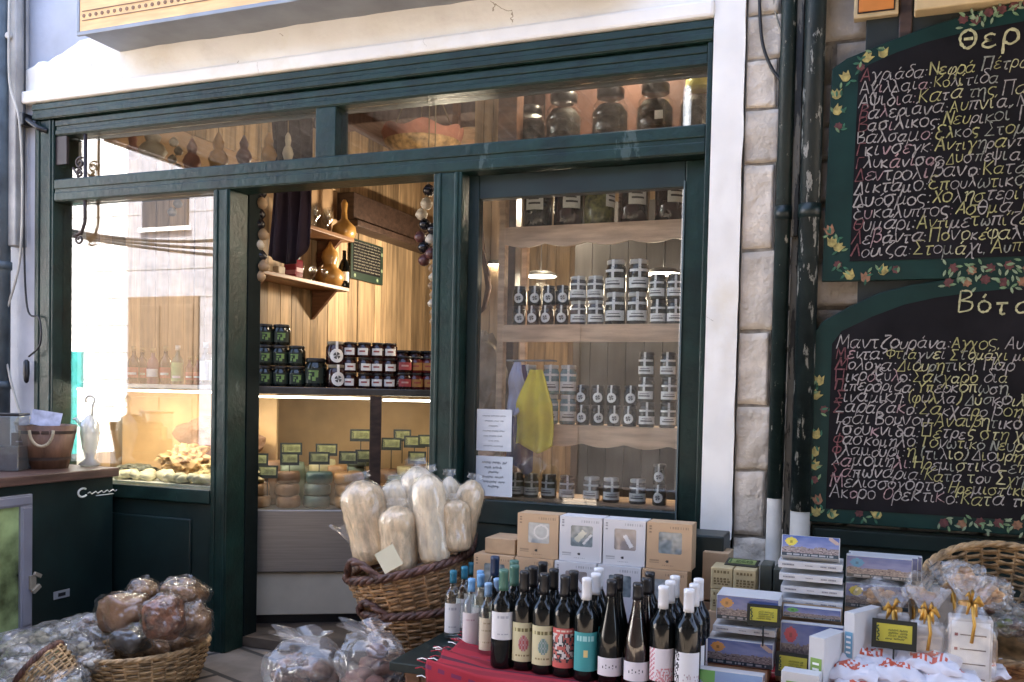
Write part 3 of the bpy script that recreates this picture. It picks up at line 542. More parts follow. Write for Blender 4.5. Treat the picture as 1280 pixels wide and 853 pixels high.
def globe(p, watts, lab):  # unseen globe added to brighten the ceiling and the jars
    t = thing('fill_globe', lab, 'lamp', p, 0, 'unseen fill globes in the shop'); b = MB(); b.lathe([(.045 * math.sin(PI * k / 10), -.045 * math.cos(PI * k / 10)) for k in range(11)], 16, 0, p); b.build('bulb', bulb, t); b = MB(); b.tube([p + Vector((0, 0, .045)), (p.x, p.y, 3.4)], .003, 6); b.build('cord', rubber, t)
    l = bpy.data.lights.new('lamp_light', 'POINT'); l.energy = watts * LAMP; l.color = WARM; l.shadow_soft_size = .07
    lo = bpy.data.objects.new('lamp_light', l); COL.objects.link(lo); lo.parent = t; lo.location = (0, 0, -.13)
globe(Vector((-1.05, .42, 3.06)), 16, 'unseen warm globe added high up to light the big storage jars')
globe(Vector((-1.62, 1.15, 2.42)), 20, 'unseen warm globe added above the shelf unit to brighten the ceiling')
m = MB()
for k in range(11): m.box(-1.53 + k * .1, 1.30, .05, -1.53 + k * .1 + .097, 1.325 + .003 * (k % 2), 2.30)  # dark boards added to hide the lit planks behind the shelves
tag(m.build('dim_screen', M('dim_screen_boards', (.030, .026, .025), .7, var=.25, scale=4, stretch=(8, 8, 1))), 'dark grey brown boards added behind the shelf unit to keep its background dim', 'dim_screen')
# ---------------------------------------------------------------- counters
slab_m = M('counter_slab', (.06, .058, .055), .25, var=.2)
led = glow('led_strip', (1, .93, .75), 2.6); tan = M('tan_lining', (.52, .33, .165), .7, var=.15, scale=4)
def strip_light(parent, c, ln, rz, watts):
    l = bpy.data.lights.new('strip_lamp', 'AREA'); l.shape = 'RECTANGLE'; l.size = ln; l.size_y = .012; l.energy = watts; l.color = (1, .88, .66)
    o_ = bpy.data.objects.new('strip_lamp', l); COL.objects.link(o_); o_.parent = parent; o_.location = c - LOC[parent.name]; o_.rotation_euler = (R(12), 0, rz)
A0 = Vector((-2.9, .26, 0)); DX = Vector((.866, .5, 0)); DN = Vector((.5, -.866, 0)); RC = Matrix(((.866, -.5, 0), (.5, .866, 0), (0, 0, 1)))
def cb(b, s0_, s1, d0, d1, z0, z1, mi=0):     # box in the slanted counter's own axes: along, into, up
    c = A0 + DX * (s0_ + s1) / 2 - DN * (d0 + d1) / 2 + Vector((0, 0, (z0 + z1) / 2)); b.obox(c, (s1 - s0_, d1 - d0, z1 - z0), RC, mi)
ct = thing('display_counter', 'chilled display counter with steel front facing the open doorway', 'counter', A0 + Vector((.4, .4, .05)))
b = MB(); cb(b, -.12, 1.6, .06, .6, .05, .10); b.build('plinth', black_p, ct)
b = MB(); cb(b, -.12, 1.6, .02, .6, .10, .318); b.build('lower_panel', cream, ct, .004)
b = MB(); cb(b, -.12, 1.6, .0, .6, .322, .64); b.build('steel_panel', steel, ct, .006)
b = MB(); cb(b, -.12, 1.6, .57, .6, .642, 1.222); b.build('back_panel', tan, ct)
b = MB(); cb(b, -.12, 1.6, -.01, .6, 1.226, 1.262); b.build('top_slab', slab_m, ct, .004)
b = MB(); cb(b, .605, .665, -.004, .05, .642, 1.224); b.build('corner_post', wood_dk, ct, .004)
b = MB(); cb(b, -.11, .603, .012, .016, .644, 1.222); cb(b, .667, 1.59, .012, .016, .644, 1.222); b.build('glass', glass_thin, ct)
b = MB(); cb(b, -.11, .60, .022, .034, 1.206, 1.216); cb(b, .67, 1.59, .022, .034, 1.200, 1.210); b.build('light_strip', led, ct); strip_light(ct, A0 + DX * .74 - DN * .028 + Vector((0, 0, 1.196)), 1.6, R(30), .30)
lc = thing('window_counter', 'display counter with a pale slab top standing behind the tall plain window', 'counter', (-3.5, .3, .05))
b = MB(); b.box(-3.98, .10, .05, -2.93, .56, .74); b.build('base', green_dk, lc)
b = MB(); b.box(-3.98, .08, .742, -2.93, .56, .768); b.build('deck', M('pale_deck', (.62, .60, .52), .3, var=.05), lc)
b = MB(); b.box(-3.98, .545, .77, -2.93, .56, 1.235); b.build('back_panel', tan, lc)
b = MB(); b.box(-3.99, .13, 1.238, -2.93, .57, 1.262); b.build('top_slab', M('pale_slab', (.55, .54, .50), .25), lc, .004)
b = MB(); b.box(-3.97, .16, 1.222, -2.95, .172, 1.232); b.build('light_strip', led, lc); strip_light(lc, Vector((-3.45, .168, 1.218)), 1.0, 0, 1.0)

# jars, bottles: one of each kind is built, the rest are copies
lid_blk = M('black_lid', (.018, .017, .018), .35); lid_gold = M('gold_lid', (.42, .30, .12), .35, .5); lid_white = M('white_lid', (.6, .6, .57), .4)
lab_white = M('white_label', (.86, .86, .83), .5, var=.05, scale=40); lab_print = M('label_print', (.08, .08, .08), .6)
jam_dk = M('dark_jam', (.035, .010, .008), .12, var=.3, scale=25); olive_dk = M('dark_olives', (.018, .020, .014), .12, var=.5, scale=60, col2=(.005, .006, .005)); pickle = M('green_pickles', (.15, .15, .05), .12, var=.5, scale=50, col2=(.05, .055, .015))
spice_gr = M('grey_preserve', (.085, .080, .080), .12, var=.4, scale=40); teal_pr = M('pale_blue_preserve', (.16, .30, .33), .15, var=.3, scale=30)
def arc(b, r, z0, z1, a0, a1, n=8, mi=0, th=.0008):
    vs = []; fs = []
    for i in range(n + 1):
        a = a0 + (a1 - a0) * i / n
        for rr in (r, r + th):
            for z in (z0, z1): vs.append((rr * math.sin(a), -rr * math.cos(a), z))
    for i in range(n):
        k = i * 4; fs += [(k + 2, k + 6, k + 7, k + 3), (k, k + 1, k + 5, k + 4), (k + 1, k + 3, k + 7, k + 5), (k, k + 4, k + 6, k + 2)]
    fs += [(0, 2, 3, 1), (4 * n, 4 * n + 1, 4 * n + 3, 4 * n + 2)]
    b.add(vs, fs, mi)
def jar(r, h, body, lid, style, lab, cat='jar', grp=None, loc=(0, 0, -50)):
    t = thing('jar', lab, cat, loc, 0, grp); W_ = dict(world=False)
    b = MB(); b.lathe([(r * .9, 0), (r, h * .04), (r, h * .74), (r * .82, h * .84), (r * .82, h * .86)], 20); b.build('body', body, t, **W_)
    b = MB(); b.lathe([(r * .88, h * .862), (r * .9, h * .87), (r * .9, h * .985), (r * .86, h)], 20); b.build('lid', lid, t, **W_)
    b = MB(); y = -r - .0006
    if style == 'round':
        for k in range(16):
            a = 2 * PI * k / 16; a2 = a + PI / 8
            ring = lambda a_, q: (math.sin(math.cos(a_) * q) * (r + .001), -math.cos(math.cos(a_) * q) * (r + .001), h * .38 + math.sin(a_) * q * r)
            b.add([ring(a, .72), ring(a2, .72), ring(a2, .36), ring(a, .36)], [(0, 1, 2, 3)], 0); 
            b.add([ring(a, .36), ring(a2, .36), (0, -r - .0008, h * .38)], [(0, 1, 2)], 1 if k % 4 else 0)
        b.box(-r * .13, -r - .0012, h * .60, r * .13, -r - .0002, h * .84); b.box(-r * .13, -r * .92 - .0014, h * .84, r * .13, -r * .90 - .0002, h * 1.003); b.box(-r * .13, -r * .92, h * 1.001, r * .13, r * .2, h * 1.006)
    elif style == 'band':
        arc(b, r + .0004, h * .12, h * .44, -1.2, 1.2); arc(b, r + .0013, h * .22, h * .27, -.8, .7, 6, 1); arc(b, r + .0013, h * .32, h * .345, -.6, .6, 6, 1)
        b.box(-r * .14, -r - .0012, h * .44, r * .14, -r - .0002, h * .76); b.box(-r * .14, -r * .93, h * .76, r * .14, -r * .90, h * 1.003); b.box(-r * .14, -r * .92, h * 1.001, r * .14, r * .5, h * 1.006)
        arc(b, r + .0004, h * .62, h * .70, -1.1, 1.1)
    elif style == 'plain':
        arc(b, r + .0004, h * .16, h * .62, -.75, .75); arc(b, r + .0013, h * .36, h * .46, -.42, .36, 6, 1)
    elif style == 'side':
        arc(b, r + .0004, h * .40, h * .78, -.2, 1.0); arc(b, r + .0013, h * .52, h * .56, .0, .8, 6, 1); arc(b, r + .0013, h * .62, h * .65, .0, .7, 6, 1)
    elif style == 'leaf':
        arc(b, r + .0004, h * .14, h * .66, -.9, .9, 8, 0)
        for x0, z0, x1, z1 in ((-.45, .52, .45, .58), (.1, .34, .42, .52), (-.1, .22, .2, .36), (-.4, .40, -.12, .47), (-.42, .26, -.25, .38)): arc(b, r + .0014, h * z0, h * z1, x0, x1, 4, 1)
    mats = {'round': [lab_white, lab_print], 'band': [lab_white, lab_print], 'side': [lab_white, lab_print], 'plain': [lab_white, MAT.get('red_print') or M('red_print', (.30, .06, .05), .6)], 'leaf': [M('dark_green_label', (.010, .022, .016), .5), MAT.get('lime_print') or M('lime_print', (.20, .34, .10), .6)]}[style]
    b.build('label', mats, t, **W_)
    return t
def part(t, n): return next(c for c in t.children if c.name.startswith(n))
def face_cam(p): return math.atan2(CAM.x - p[0], -(CAM.y - p[1]))
def stand(proto, p, lab, grp=None, turn=1.0, jit=.28, scale=None):
    p = Vector((p[0] + rnd.uniform(-.003, .003), p[1] + rnd.uniform(-.004, .004), p[2]))
    """first use moves the thing itself, later uses copy it"""
    rz = face_cam(p) * turn + rnd.uniform(-jit, jit)
    if proto.get('used'): return dup(proto, p, rz, lab, grp, scale)
    proto['used'] = 1; proto.location = p; proto.rotation_euler = (0, 0, rz); proto['label'] = lab
    if grp: proto['group'] = grp
    if scale: proto.scale = scale
    return proto
TOP = 1.263
def on_counter(px, off, py=480):
    q = at(px, py, pl=(A0 - DN * off, DN)); return Vector((q.x, q.y, TOP))
# dark olive jars in tiers at the doorway end of the counter
oj = jar(.046, .105, olive_dk, lid_blk, 'leaf', 'x', grp='dark jars stacked on the shop counter')
cols = [(312, 2), (331, 3), (350, 3), (371, 2)]
for i, (px, n) in enumerate(cols):
    for k in range(n):
        p = on_counter(px, .12); p.z += k * .1065
        stand(oj, p, f'dark lime marked jar, {ORD[k]} up in the {ORD[i]} stack from the shaded door post', 'dark jars stacked on the shop counter')
big = jar(.058, .15, olive_dk, lid_blk, 'leaf', 'x'); stand(big, on_counter(395, .11), 'single larger dark lime marked jar between the dark stacks and the keyhole tagged jars')
hj = jar(.050, .118, jam_dk, M('honey_lid', (.28, .24, .17), .4), 'round', 'x')
for k in range(2):
    p = on_counter(420, .09); p.z += k * .1195; stand(hj, p, ('lower', 'upper')[k] + ' dark jar with a white keyhole shaped tag beside the larger dark jar', 'jars with keyhole tags on the counter')
jj = jar(.038, .078, jam_dk, lid_blk, 'plain', 'x')
for i, px in enumerate((437, 455, 472, 487)):
    for k in range(3):
        p = on_counter(px, .09); p.z += k * .0795; stand(jj, p, f'small white labelled jam jar, {ORD[k]} up in the {ORD[i]} stack after the keyhole jars', 'small jam jars on the counter')
rj = jar(.046, .085, jam_dk, lid_blk, 'plain', 'x'); part(rj, 'label').data.materials[0] = M('red_label', (.34, .05, .06), .5); part(rj, 'label').data.materials[1] = M('pale_print', (.6, .4, .36), .6)
for k in range(2):
    p = on_counter(505, .08); p.z += k * .0865; stand(rj, p, ('lower', 'upper')[k] + ' jar with a red label at the front of the counter stack', 'red labelled jars on the counter')
oj2 = jar(.045, .085, M('red_preserve', (.10, .012, .012), .15), lid_blk, 'plain', 'x'); part(oj2, 'label').data.materials[0] = M('ochre_label', (.40, .20, .06), .5)
for i, (px, n) in enumerate(((520, 2), (536, 2), (551, 2))):
    for k in range(n):
        p = on_counter(px, .10); p.z += k * .0865; stand(oj2, p, f'{("lower", "upper")[k]} red preserve jar with ochre label, {ORD[i]} stack towards the garland', 'red preserve jars on the counter')
oj3 = jar(.045, .105, jam_dk, lid_blk, 'plain', 'x'); part(oj3, 'label').data.materials[0] = MAT['red_label']
for i, px in enumerate((468, 485, 502, 519, 536)):
    for k in range(2):
        p = on_counter(px, .30); p.z += k * .1065; stand(oj3, p, f'{("lower", "upper")[k]} tall preserve jar in the back row, {ORD[i]} from the honey jars', 'preserve jars in the back row of the counter')
# cheeses and price cards inside the slanted counter
rind = [M('brown_rind', (.22, .11, .05), .55, var=.2, bump=.2), M('green_rind', (.055, .10, .085), .45, var=.3, bump=.2), M('orange_rind', (.34, .17, .06), .5, var=.2, bump=.2), M('pale_cheese', (.46, .38, .20), .55, var=.12, bump=.2), M('dark_rind', (.06, .07, .075), .5, var=.3), M('grey_green_rind', (.16, .19, .12), .55, var=.3)]
def cheese(px, off, z, r, h, mi, lab, cut=False):
    q = at(px, 560, pl=(A0 - DN * off, DN)); q.z = z; t = MB()
    t.lathe([(r * .90, 0), (r, h * .18), (r * 1.02, h * .5), (r, h * .82), (r * .9, h)], 24, 0, (0, 0, 0), fn=lambda a, zz: 1 + .015 * math.sin(a * 5 + px))
    o_ = t.build('cheese_wheel', rind[mi]); o_.location = q; o_.rotation_euler = (rnd.uniform(-.04, .04), rnd.uniform(-.04, .04), rnd.random() * 6); return tag(o_, lab, 'cheese', 'cheese wheels in the slanted counter')
for i, (px, mi, r, nm) in enumerate(((322, 2, .062, 'pale brown'), (361, 0, .062, 'brown'), (398, 1, .068, 'green'), (438, 2, .075, 'orange'), (474, 0, .06, 'tan'))):
    for k in range((2, 3, 3, 3, 2)[i]):
        cheese(px + rnd.uniform(-2, 2), .11, .642 + k * .062, r * rnd.uniform(.95, 1.05), .060, mi, f'{nm} cheese wheel, {ORD[k]} from the bottom of its stack behind the steel fronted counter')
for i, (px, off, z, r, h, mi, lab) in enumerate(((330, .34, .642, .09, .16, 3, 'large pale cheese at the back behind the pale brown stack'), (376, .36, .642, .095, .19, 3, 'large pale cheese at the back between the brown and the green stacks'), (436, .33, .642, .10, .20, 5, 'large grey green cheese drum below the topmost cheese'), (446, .31, .844, .075, .07, 5, 'topmost grey green cheese on the large drum by the counter post'), (462, .33, .642, .07, .17, 4, 'dark blue grey cheese drum beside the dark counter post'), (500, .20, .642, .07, .16, 5, 'grey green cheese beyond the counter post'), (525, .22, .642, .08, .15, 4, 'black rind cheese beyond the counter post under the hanging card'), (548, .24, .642, .08, .22, 3, 'tall pale cheese at the counter end by the door jamb'))): cheese(px, off, z, r, h, mi, lab)
def squiggle(b, x0, x1, z, h, put, r2, lw):
    """an unreadable scribbled line between x0 and x1; put(x, z) gives the point on the surface"""
    x = x0
    while x < x1 - h:
        l = min(r2.uniform(2.2, 6) * h, x1 - x); n = max(5, int(l / h * 3.2)); P_ = [put(x + l * i / n + r2.uniform(-.1, .1) * h, z + (h * .5 if i % 2 else -h * .5) * r2.uniform(.3, 1.15)) for i in range(n + 1)]
        b.tube(P_, lw, 4, 0, False, False, .5); x += l + h * .9
for i, (px, mi, hh, lab) in enumerate(((312, 3, .20, 'tall pale cheese in the back row by the shaded door post'), (340, 0, .23, 'tall brown cheese in the back row left between the first two stacks'.replace(' left', '')), (366, 5, .22, 'grey green cheese in the back row behind the brown stack'), (402, 3, .24, 'tall pale cheese in the back row behind the green stack'), (420, 2, .21, 'orange cheese in the back row between the green and orange stacks'), (484, 0, .19, 'brown cheese in the back row just beyond the counter post'), (510, 3, .20, 'pale cheese in the back row beyond the counter post'))): cheese(px, .25, .642, .072, hh, mi, lab)
card_f = M('card_frame', (.012, .016, .012), .5); card_y = M('card_face', (.27, .27, .11), .6, var=.2, scale=50); card_ink = M('card_ink', (.05, .06, .03), .7)
def card_obj(name, q, w_, h_, rz, lab, grp, tilt=-.15, stick=.09, face=card_y, ink=card_ink, seed=0, lines=4, cat='price card'):
    t = thing(name, lab, cat, q, rz, grp); rx = Matrix.Rotation(tilt, 3, 'X')
    def tb(n_, x0, y0, z0, x1, y1, z1, m_):
        b = MB(); b.obox(rx @ Vector(((x0 + x1) / 2, (y0 + y1) / 2, (z0 + z1) / 2)), (x1 - x0, y1 - y0, z1 - z0), rx); return b.build(n_, m_, t, world=False)
    tb('frame', -w_ / 2, 0, 0, w_ / 2, .003, h_, card_f); k = h_ * .15
    tb('face', -w_ / 2 + k, -.0014, k * 1.6, w_ / 2 - k, -.0002, h_ - k, face)
    r2 = random.Random(seed); b = MB()
    for i in range(lines):
        z = h_ - k * 2.1 - (h_ - k * 4) * i / lines; x = -w_ / 2 + k * (3.6 if i < 3 else 3); xe = w_ / 2 - k * 2
        squiggle(b, x, xe, z - h_ * .03, h_ * .075, lambda X, Z: rx @ Vector((X, -.0022, Z)), r2, h_ * .011)
    for i in range(6): b.obox(rx @ Vector((-w_ * .36 + .012 * w_ * math.sin(i), -.0022, h_ * (.3 + .09 * i))), (w_ * .07, .0012, h_ * .05), rx @ Matrix.Rotation(.7 * (-1) ** i, 3, 'Y'))
    b.build('writing', ink, t, world=False)
    if stick: b = MB(); b.tube([(0, .004, .01), (0, .005, -stick)], .0025, 6); b.build('stick', card_f, t, world=False)
    return t
for i, (px, py, off, st, lab) in enumerate(((323, 583, .08, .10, 'over the pale brown cheeses'), (334, 598, .06, .09, 'lower one before the pale brown cheeses'), (364, 569, .30, .09, 'behind the card over the brown stack'), (362, 582, .08, .09, 'over the brown stack'), (399, 581, .08, .09, 'over the green stack'), (408, 570, .30, .09, 'behind the card over the green stack'), (435, 580, .07, .09, 'over the orange stack'), (457, 578, .10, .09, 'next to the dark counter post'), (451, 552, .26, .09, 'on the topmost cheese'), (503, 552, .30, .12, 'tilted one high beyond the counter post'), (489, 563, .14, .10, 'just beyond the counter post'), (518, 560, .26, .10, 'beyond the post between two others'), (521, 580, .12, .10, 'low over the black rind cheese'), (535, 559, .18, .10, 'on the tall pale cheese by the door jamb'))):
    q = at(px, py, pl=(A0 - DN * off, DN)); card_obj('price_card', q, .096 + .01 * (i % 3), .066, R(30) + rnd.uniform(-.2, .2), 'black framed price card in the counter, ' + lab, 'price cards in the cheese counter', stick=st, seed=i)
# behind the plain window: grated cheese, torn pastry, bottles on the slab
def lump(name, q, r, amp, m_, lab, cat, fr=4, cr=0, seed=1, grp=None, sub=4): b = MB(); b.blob((0, 0, 0), r, amp, fr, 0, seed, sub, None, None, cr); o_ = b.build(name, m_); o_.location = q; return tag(o_, lab, cat, grp)
lump('grated_cheese', (-3.06, .34, .80), (.17, .15, .085), .22, M('grated_cheese', (.58, .45, .22), .8, var=.2, scale=30, bump=1, bscale=120), 'heap of yellow grated cheese below the framed card behind the window', 'cheese', 6, .25, 2)
lump('torn_pastry', (-3.34, .33, .86), (.13, .10, .085), .4, M('torn_pastry', (.52, .33, .15), .75, var=.3, scale=20, bump=.8, bscale=50), 'knobbly golden torn pastry piled behind the plain window', 'pastry', 3, .5, 5)
lump('ham_joint', (-3.25, .46, .95), (.26, .06, .14), .3, M('brown_meat', (.20, .10, .055), .6, var=.3, bump=.4), 'brown cured meat joint lying at the back of the window display', 'meat', 2.5, .1, 8)
lump('olive_heap', (-3.60, .25, .79), (.14, .10, .05), .25, M('olive_mix', (.10, .105, .07), .4, var=.5, scale=50, bump=1, bscale=90), 'low heap of grey green olives at the window corner by the cabinet', 'olives', 6, .2, 3)
pk = M('cheese_pack', (.62, .56, .36), .4, var=.2, scale=20)
for i in range(16):
    x = -3.58 + i * .041 + rnd.uniform(-.01, .01); b = MB(); b.blob((0, 0, 0), (.045, .032, .022), .25, 2, 0, i, 2, .7); o_ = b.build('wrapped_cheese', pk); o_.location = (x, .145 + rnd.uniform(-.02, .05), .79 + .008 * (i % 2)); o_.rotation_euler = (rnd.uniform(-.4, .4), rnd.uniform(-.5, .5), rnd.random() * 3)
    tag(o_, 'small wrapped piece of pale cheese lying along the window sill', 'cheese', 'wrapped cheese pieces along the window sill')
card_obj('price_card', Vector((-3.10, .40, .93)), .13, .07, .5, 'black framed price card standing in the grated cheese behind the window', 'price cards in the cheese counter', stick=.1, seed=40)
b = MB(); b.box(-.03, -.002, 0, .03, .002, .04)
for i, (px, kind) in enumerate(((167, 'd'), (178, 'd'), (191, 'p'), (207, 'd'), (222, 'g'), (237, 's'), (247, 's'), (257, 'w'), (269, 'w'))):
    hgt = {'d': .20, 'p': .19, 'g': .205, 's': .15, 'w': .22}[kind]; q = at(px, 474, y=.33 if i != 1 else .42); q = Vector((q.x, q.y, 1.263)); r = {'s': .021}.get(kind, .031)
    nm = {'d': 'dark bottle with a red banded label', 'p': 'pinkish bottle with a pale label', 'g': 'bottle with a light green label', 's': 'small dark red bottle', 'w': 'clear bottle with a tall white label'}[kind]
    t = thing('bottle', nm + f', {ORD[i]} from the cabinet along the window counter', 'bottle', q, face_cam(q) * .6, 'bottles on the window counter')
    b = MB(); b.lathe([(r * .9, 0), (r, .006), (r, hgt * .58), (r * .75, hgt * .68), (r * .36, hgt * .76), (r * .34, hgt * .9)], 18); b.build('body', {'d': M('syrup_dark', (.03, .012, .014), .1), 'p': M('syrup_pink', (.28, .10, .12), .12), 'g': M('syrup_green', (.14, .17, .08), .12), 's': M('syrup_red', (.14, .008, .008), .1), 'w': glass_clear}[kind], t, world=False)
    b = MB(); b.lathe([(r * .42, hgt * .88), (r * .42, hgt), (r * .1, hgt * 1.001)], 14); b.build('cap', {'w': lid_white, 'g': lid_white}.get(kind, lid_gold), t, world=False)
    b = MB(); lo, hi = {'g': (.08, .56), 'w': (.22, .85), 'p': (.2, .42)}.get(kind, (.16, .44))
    if kind == 'w': arc(b, r + .0005, hgt * .12, hgt * .57, -.9, .9)
    else: arc(b, r + .0005, hgt * lo, hgt * hi, -1.1, 1.1); arc(b, r + .0014, hgt * (lo + .08), hgt * (lo + .14), -.7, .7, 6, 1)
    b.build('label', [{'d': M('red_band_label', (.42, .05, .04), .5), 's': MAT.get('red_band_label') or lab_white, 'g': M('green_label', (.30, .50, .20), .5)}.get(kind, lab_white), lab_white], t, world=False)
# figurine and wrought iron bracket
q = at(118, 575, y=-.10); q.z = .838

# ---------------------------------------------------------------- side wall: shelves, gourds, glasses, sign
gourd_m = M('gourd', (.50, .27, .075), .35, var=.2, scale=8, coat=.3); crystal = clear('crystal', (.9, .92, .92), 2.2, .10, .02); amber = M('amber_drink', (.25, .03, .05), .1)
def wall_shelf(name, pl_, pr_, lab):
    a, c = at(*pl_, x=-3.78), at(*pr_, x=-3.78); z = (a.z + c.z) / 2
    t = thing(name, lab, 'shelf', (-3.9, (a.y + c.y) / 2, z), 0, 'short wooden shelves on the plank wall'); b = MB(); b.box(-4.03, a.y, z - .03, -3.78, c.y, z); b.build('shelf_board', M('shelf_' + str(int(z * 100)), (.30, .15, .07), .45, var=.2, stretch=(6, 1, 8)), t, .004)
    for y in (a.y + .15, c.y - .12):
        b = MB(); b.add([(-4.03, y - .015, z - .031), (-3.82, y - .015, z - .031), (-4.03, y - .015, z - .25), (-4.03, y + .015, z - .031), (-3.82, y + .015, z - .031), (-4.03, y + .015, z - .25)], [(0, 1, 2), (3, 5, 4), (0, 3, 4, 1), (1, 4, 5, 2), (2, 5, 3, 0)]); b.build('bracket', wood_md, t)
    return z, a.y, c.y
zl, ya, yc = wall_shelf('wall_shelf', (322, 337), (437, 359), 'lower wooden wall shelf with a gourd and small glasses')
zu, yb, yd = wall_shelf('wall_shelf', (380, 281), (443, 296), 'upper wooden wall shelf with a long necked gourd')
def gourd(px, py, z, s_, lab, neck):
    q = at(px, py, x=-3.90); q.z = z; b = MB(); pr = [(.02, 0), (.075, .012), (.092, .06), (.085, .10), (.045, .135), (.024, .16), (.020, .22), (.026, .27), (.012, .30)] if neck else [(.02, 0), (.08, .012), (.098, .06), (.085, .11), (.045, .14), (.044, .16), (.058, .20), (.050, .24), (.022, .275), (.008, .31)]
    b.lathe([(r * s_, h * s_) for r, h in pr], 24); o_ = b.build('gourd', gourd_m); o_.location = q; return tag(o_, lab, 'gourd')
gourd(430, 292, zu, 1.05, 'bright orange gourd with a long straight neck on the upper wall shelf', True)
gourd(412, 350, zl, 1.12, 'hourglass shaped orange gourd on the lower wall shelf', False)
def goblet(x, y, z, lab, s_=1, grp='crystal glasses on the wall shelves'):
    b = MB(); b.lathe([(.028 * s_, 0), (.028 * s_, .003), (.005 * s_, .008), (.005 * s_, .06 * s_), (.028 * s_, .085 * s_), (.034 * s_, .13 * s_), (.030 * s_, .16 * s_)], 14, caps=False); o_ = b.build('goblet', crystal); o_.location = (x, y, z); return tag(o_, lab, 'glass', grp)
for i in range(6): goblet(-3.86 - .07 * (i % 2), yb + .10 + .085 * i, zu, 'clear crystal goblet among others beside the long necked gourd', 1.2)
for i in range(5): goblet(-3.86 - .06 * (i % 2), ya + .62 + .075 * i, zl, 'clear small glass beside the hourglass gourd', .75)
def small_box(x, y, z, sx, sy, sz, m_, lab, nm='small_box'): b = MB(); b.box(-sx / 2, -sy / 2, 0, sx / 2, sy / 2, sz); o_ = b.build(nm, m_, None, .006); o_.location = (x, y, z); return tag(o_, lab, 'box')
q = at(399, 344, x=-3.85)
bt = thing('liqueur_jar', 'dark red square jar on the lower wall shelf under the hanging cloth', 'jar', (-3.85, at(367, 330, x=-3.85).y, zl)); b = MB(); b.box(-.05, -.05, 0, .05, .05, .13); b.build('body', amber, bt, .01, False); b = MB(); b.box(-.035, -.035, .132, .035, .035, .16); b.build('lid', black_p, bt, .006, False); b = MB(); b.box(-.03, -.053, .02, .051, -.051, .05); b.box(.0515, -.04, .04, .053, .04, .07); b.build('label', M('pink_label', (.5, .2, .25), .5), bt, 0, False)
small_box(-3.86, at(349, 325, x=-3.86).y, zl, .05, .08, .06, M('cream_card', (.6, .5, .38), .6), 'cream folded card standing on the lower wall shelf under the dark cloth')
wbt = thing('bottle', 'black bottle with a pale label at the far end of the lower wall shelf', 'bottle', (-3.86, at(430, 345, x=-3.86).y, zl), .8); b = MB(); b.lathe([(.042, 0), (.045, .01), (.045, .17), (.03, .21), (.016, .235), (.015, .30)], 18); b.build('body', wine_glass, wbt, 0, False); b = MB(); arc(b, .0455, .06, .13, -.7, .7); b.build('label', lab_white, wbt, 0, False)
a, c = at(440, 297, x=-4.0), at(479, 357, x=-4.0); cw = abs(c.y - a.y)
t = thing('wall_sign', 'small dark green handwritten sign with flower corners on the plank wall', 'sign', (-4.02, (a.y + c.y) / 2, c.z), PI / 2)
b = MB(); b.box(-cw / 2, -.016, 0, cw / 2, -.002, a.z - c.z); b.build('panel', M('sign_green', (.012, .028, .018), .6), t, .002, False)
b = MB(); b.box(-cw / 2 + .03, -.018, .06, cw / 2 - .05, -.0165, a.z - c.z - .01); b.build('slate', slate, t, 0, False)
b = MB(); hh = a.z - c.z - .08
for i in range(10):
    z = .07 + hh * (i + .5) / 10; x = -cw / 2 + .04
    squiggle(b, x, cw / 2 - .06, z, hh * .05, lambda X, Z: (X, -.019, Z), rnd, .0016)
b.build('chalk_lettering', M('sign_chalk', (.34, .32, .25), .9), t, 0, False)
b = MB()
for x, z in ((-cw / 2 + .06, .03), (cw / 2 - .10, .03), (cw / 2 - .025, .12), (cw / 2 - .025, .26)): b.prism([(x + .016 * math.cos(a_), z + .016 * math.sin(a_)) for a_ in (k * PI / 4 for k in range(8))], -.0185, -.017)
b.build('painted_flowers', FL[5], t, 0, False)
# hanging cloth and garlands at the two sides of the doorway
q0 = at(337, 232, y=.62); q1 = at(386, 325, y=.62)
def cloth(u, v):
    x = q0.x + (q1.x - q0.x) * u; lowr = q1.z + .03 - .05 * math.sin(u * PI) + .12 * max(0, u - .8) * 5 * .5
    z = 2.75 + (lowr - 2.75) * v; return (x + .02 * math.sin(v * 3), .62 + .025 * math.sin(u * 22) * (1 - .3 * v) + .012 * math.sin(u * 9 + v * 4), z)
b = MB(); b.grid(cloth, 40, 20, smooth=True); o_ = b.build('hanging_cloth', M('aubergine_cloth', (.022, .010, .020), .85, var=.2)); sm_ = o_.modifiers.new('thickness', 'SOLIDIFY'); sm_.thickness = .006; tag(o_, 'dark aubergine cloth hanging inside the doorway near the shaded post', 'cloth')
b = MB(); b.tube([(q0.x - .05, .62, 2.76), (q1.x + .05, .62, 2.76)], .008, 8); b.tube([(q0.x, .62, 2.76), (q0.x, .62, 3.4)], .003, 6); b.tube([(q1.x, .62, 2.76), (q1.x, .62, 3.4)], .003, 6); tag(b.build('cloth_rail', grey_metal), 'thin metal rail carrying the dark aubergine cloth', 'rail')
BC = [M('garland_black', (.014, .012, .016), .25), M('garland_white', (.58, .52, .42), .5, var=.15), M('garland_maroon', (.12, .045, .04), .35), M('garland_tan', (.35, .24, .14), .6)]
def garland(name, pts, cols_, r, y, lab):
    q = at(*pts[0], y=y); t = thing(name, lab, 'garland', q); top = Vector((q.x, y, 2.6)); P_ = [at(*p, y=y) for p in pts]
    b = MB(); b.tube([top] + P_, .003, 6); b.build('string', M('twine', (.3, .22, .13), .8), t)
    for p, c in zip(P_, cols_):
        b = MB(); b.lathe([(.005, -r * .86), (r * .62, -r * .72), (r * .96, -r * .2), (r * .96, r * .2), (r * .6, r * .72), (.006, r * 1.02)], 16, 0, p + Vector((0, rnd.uniform(-.012, .012), 0))); b.build('bulb', BC[c], t)
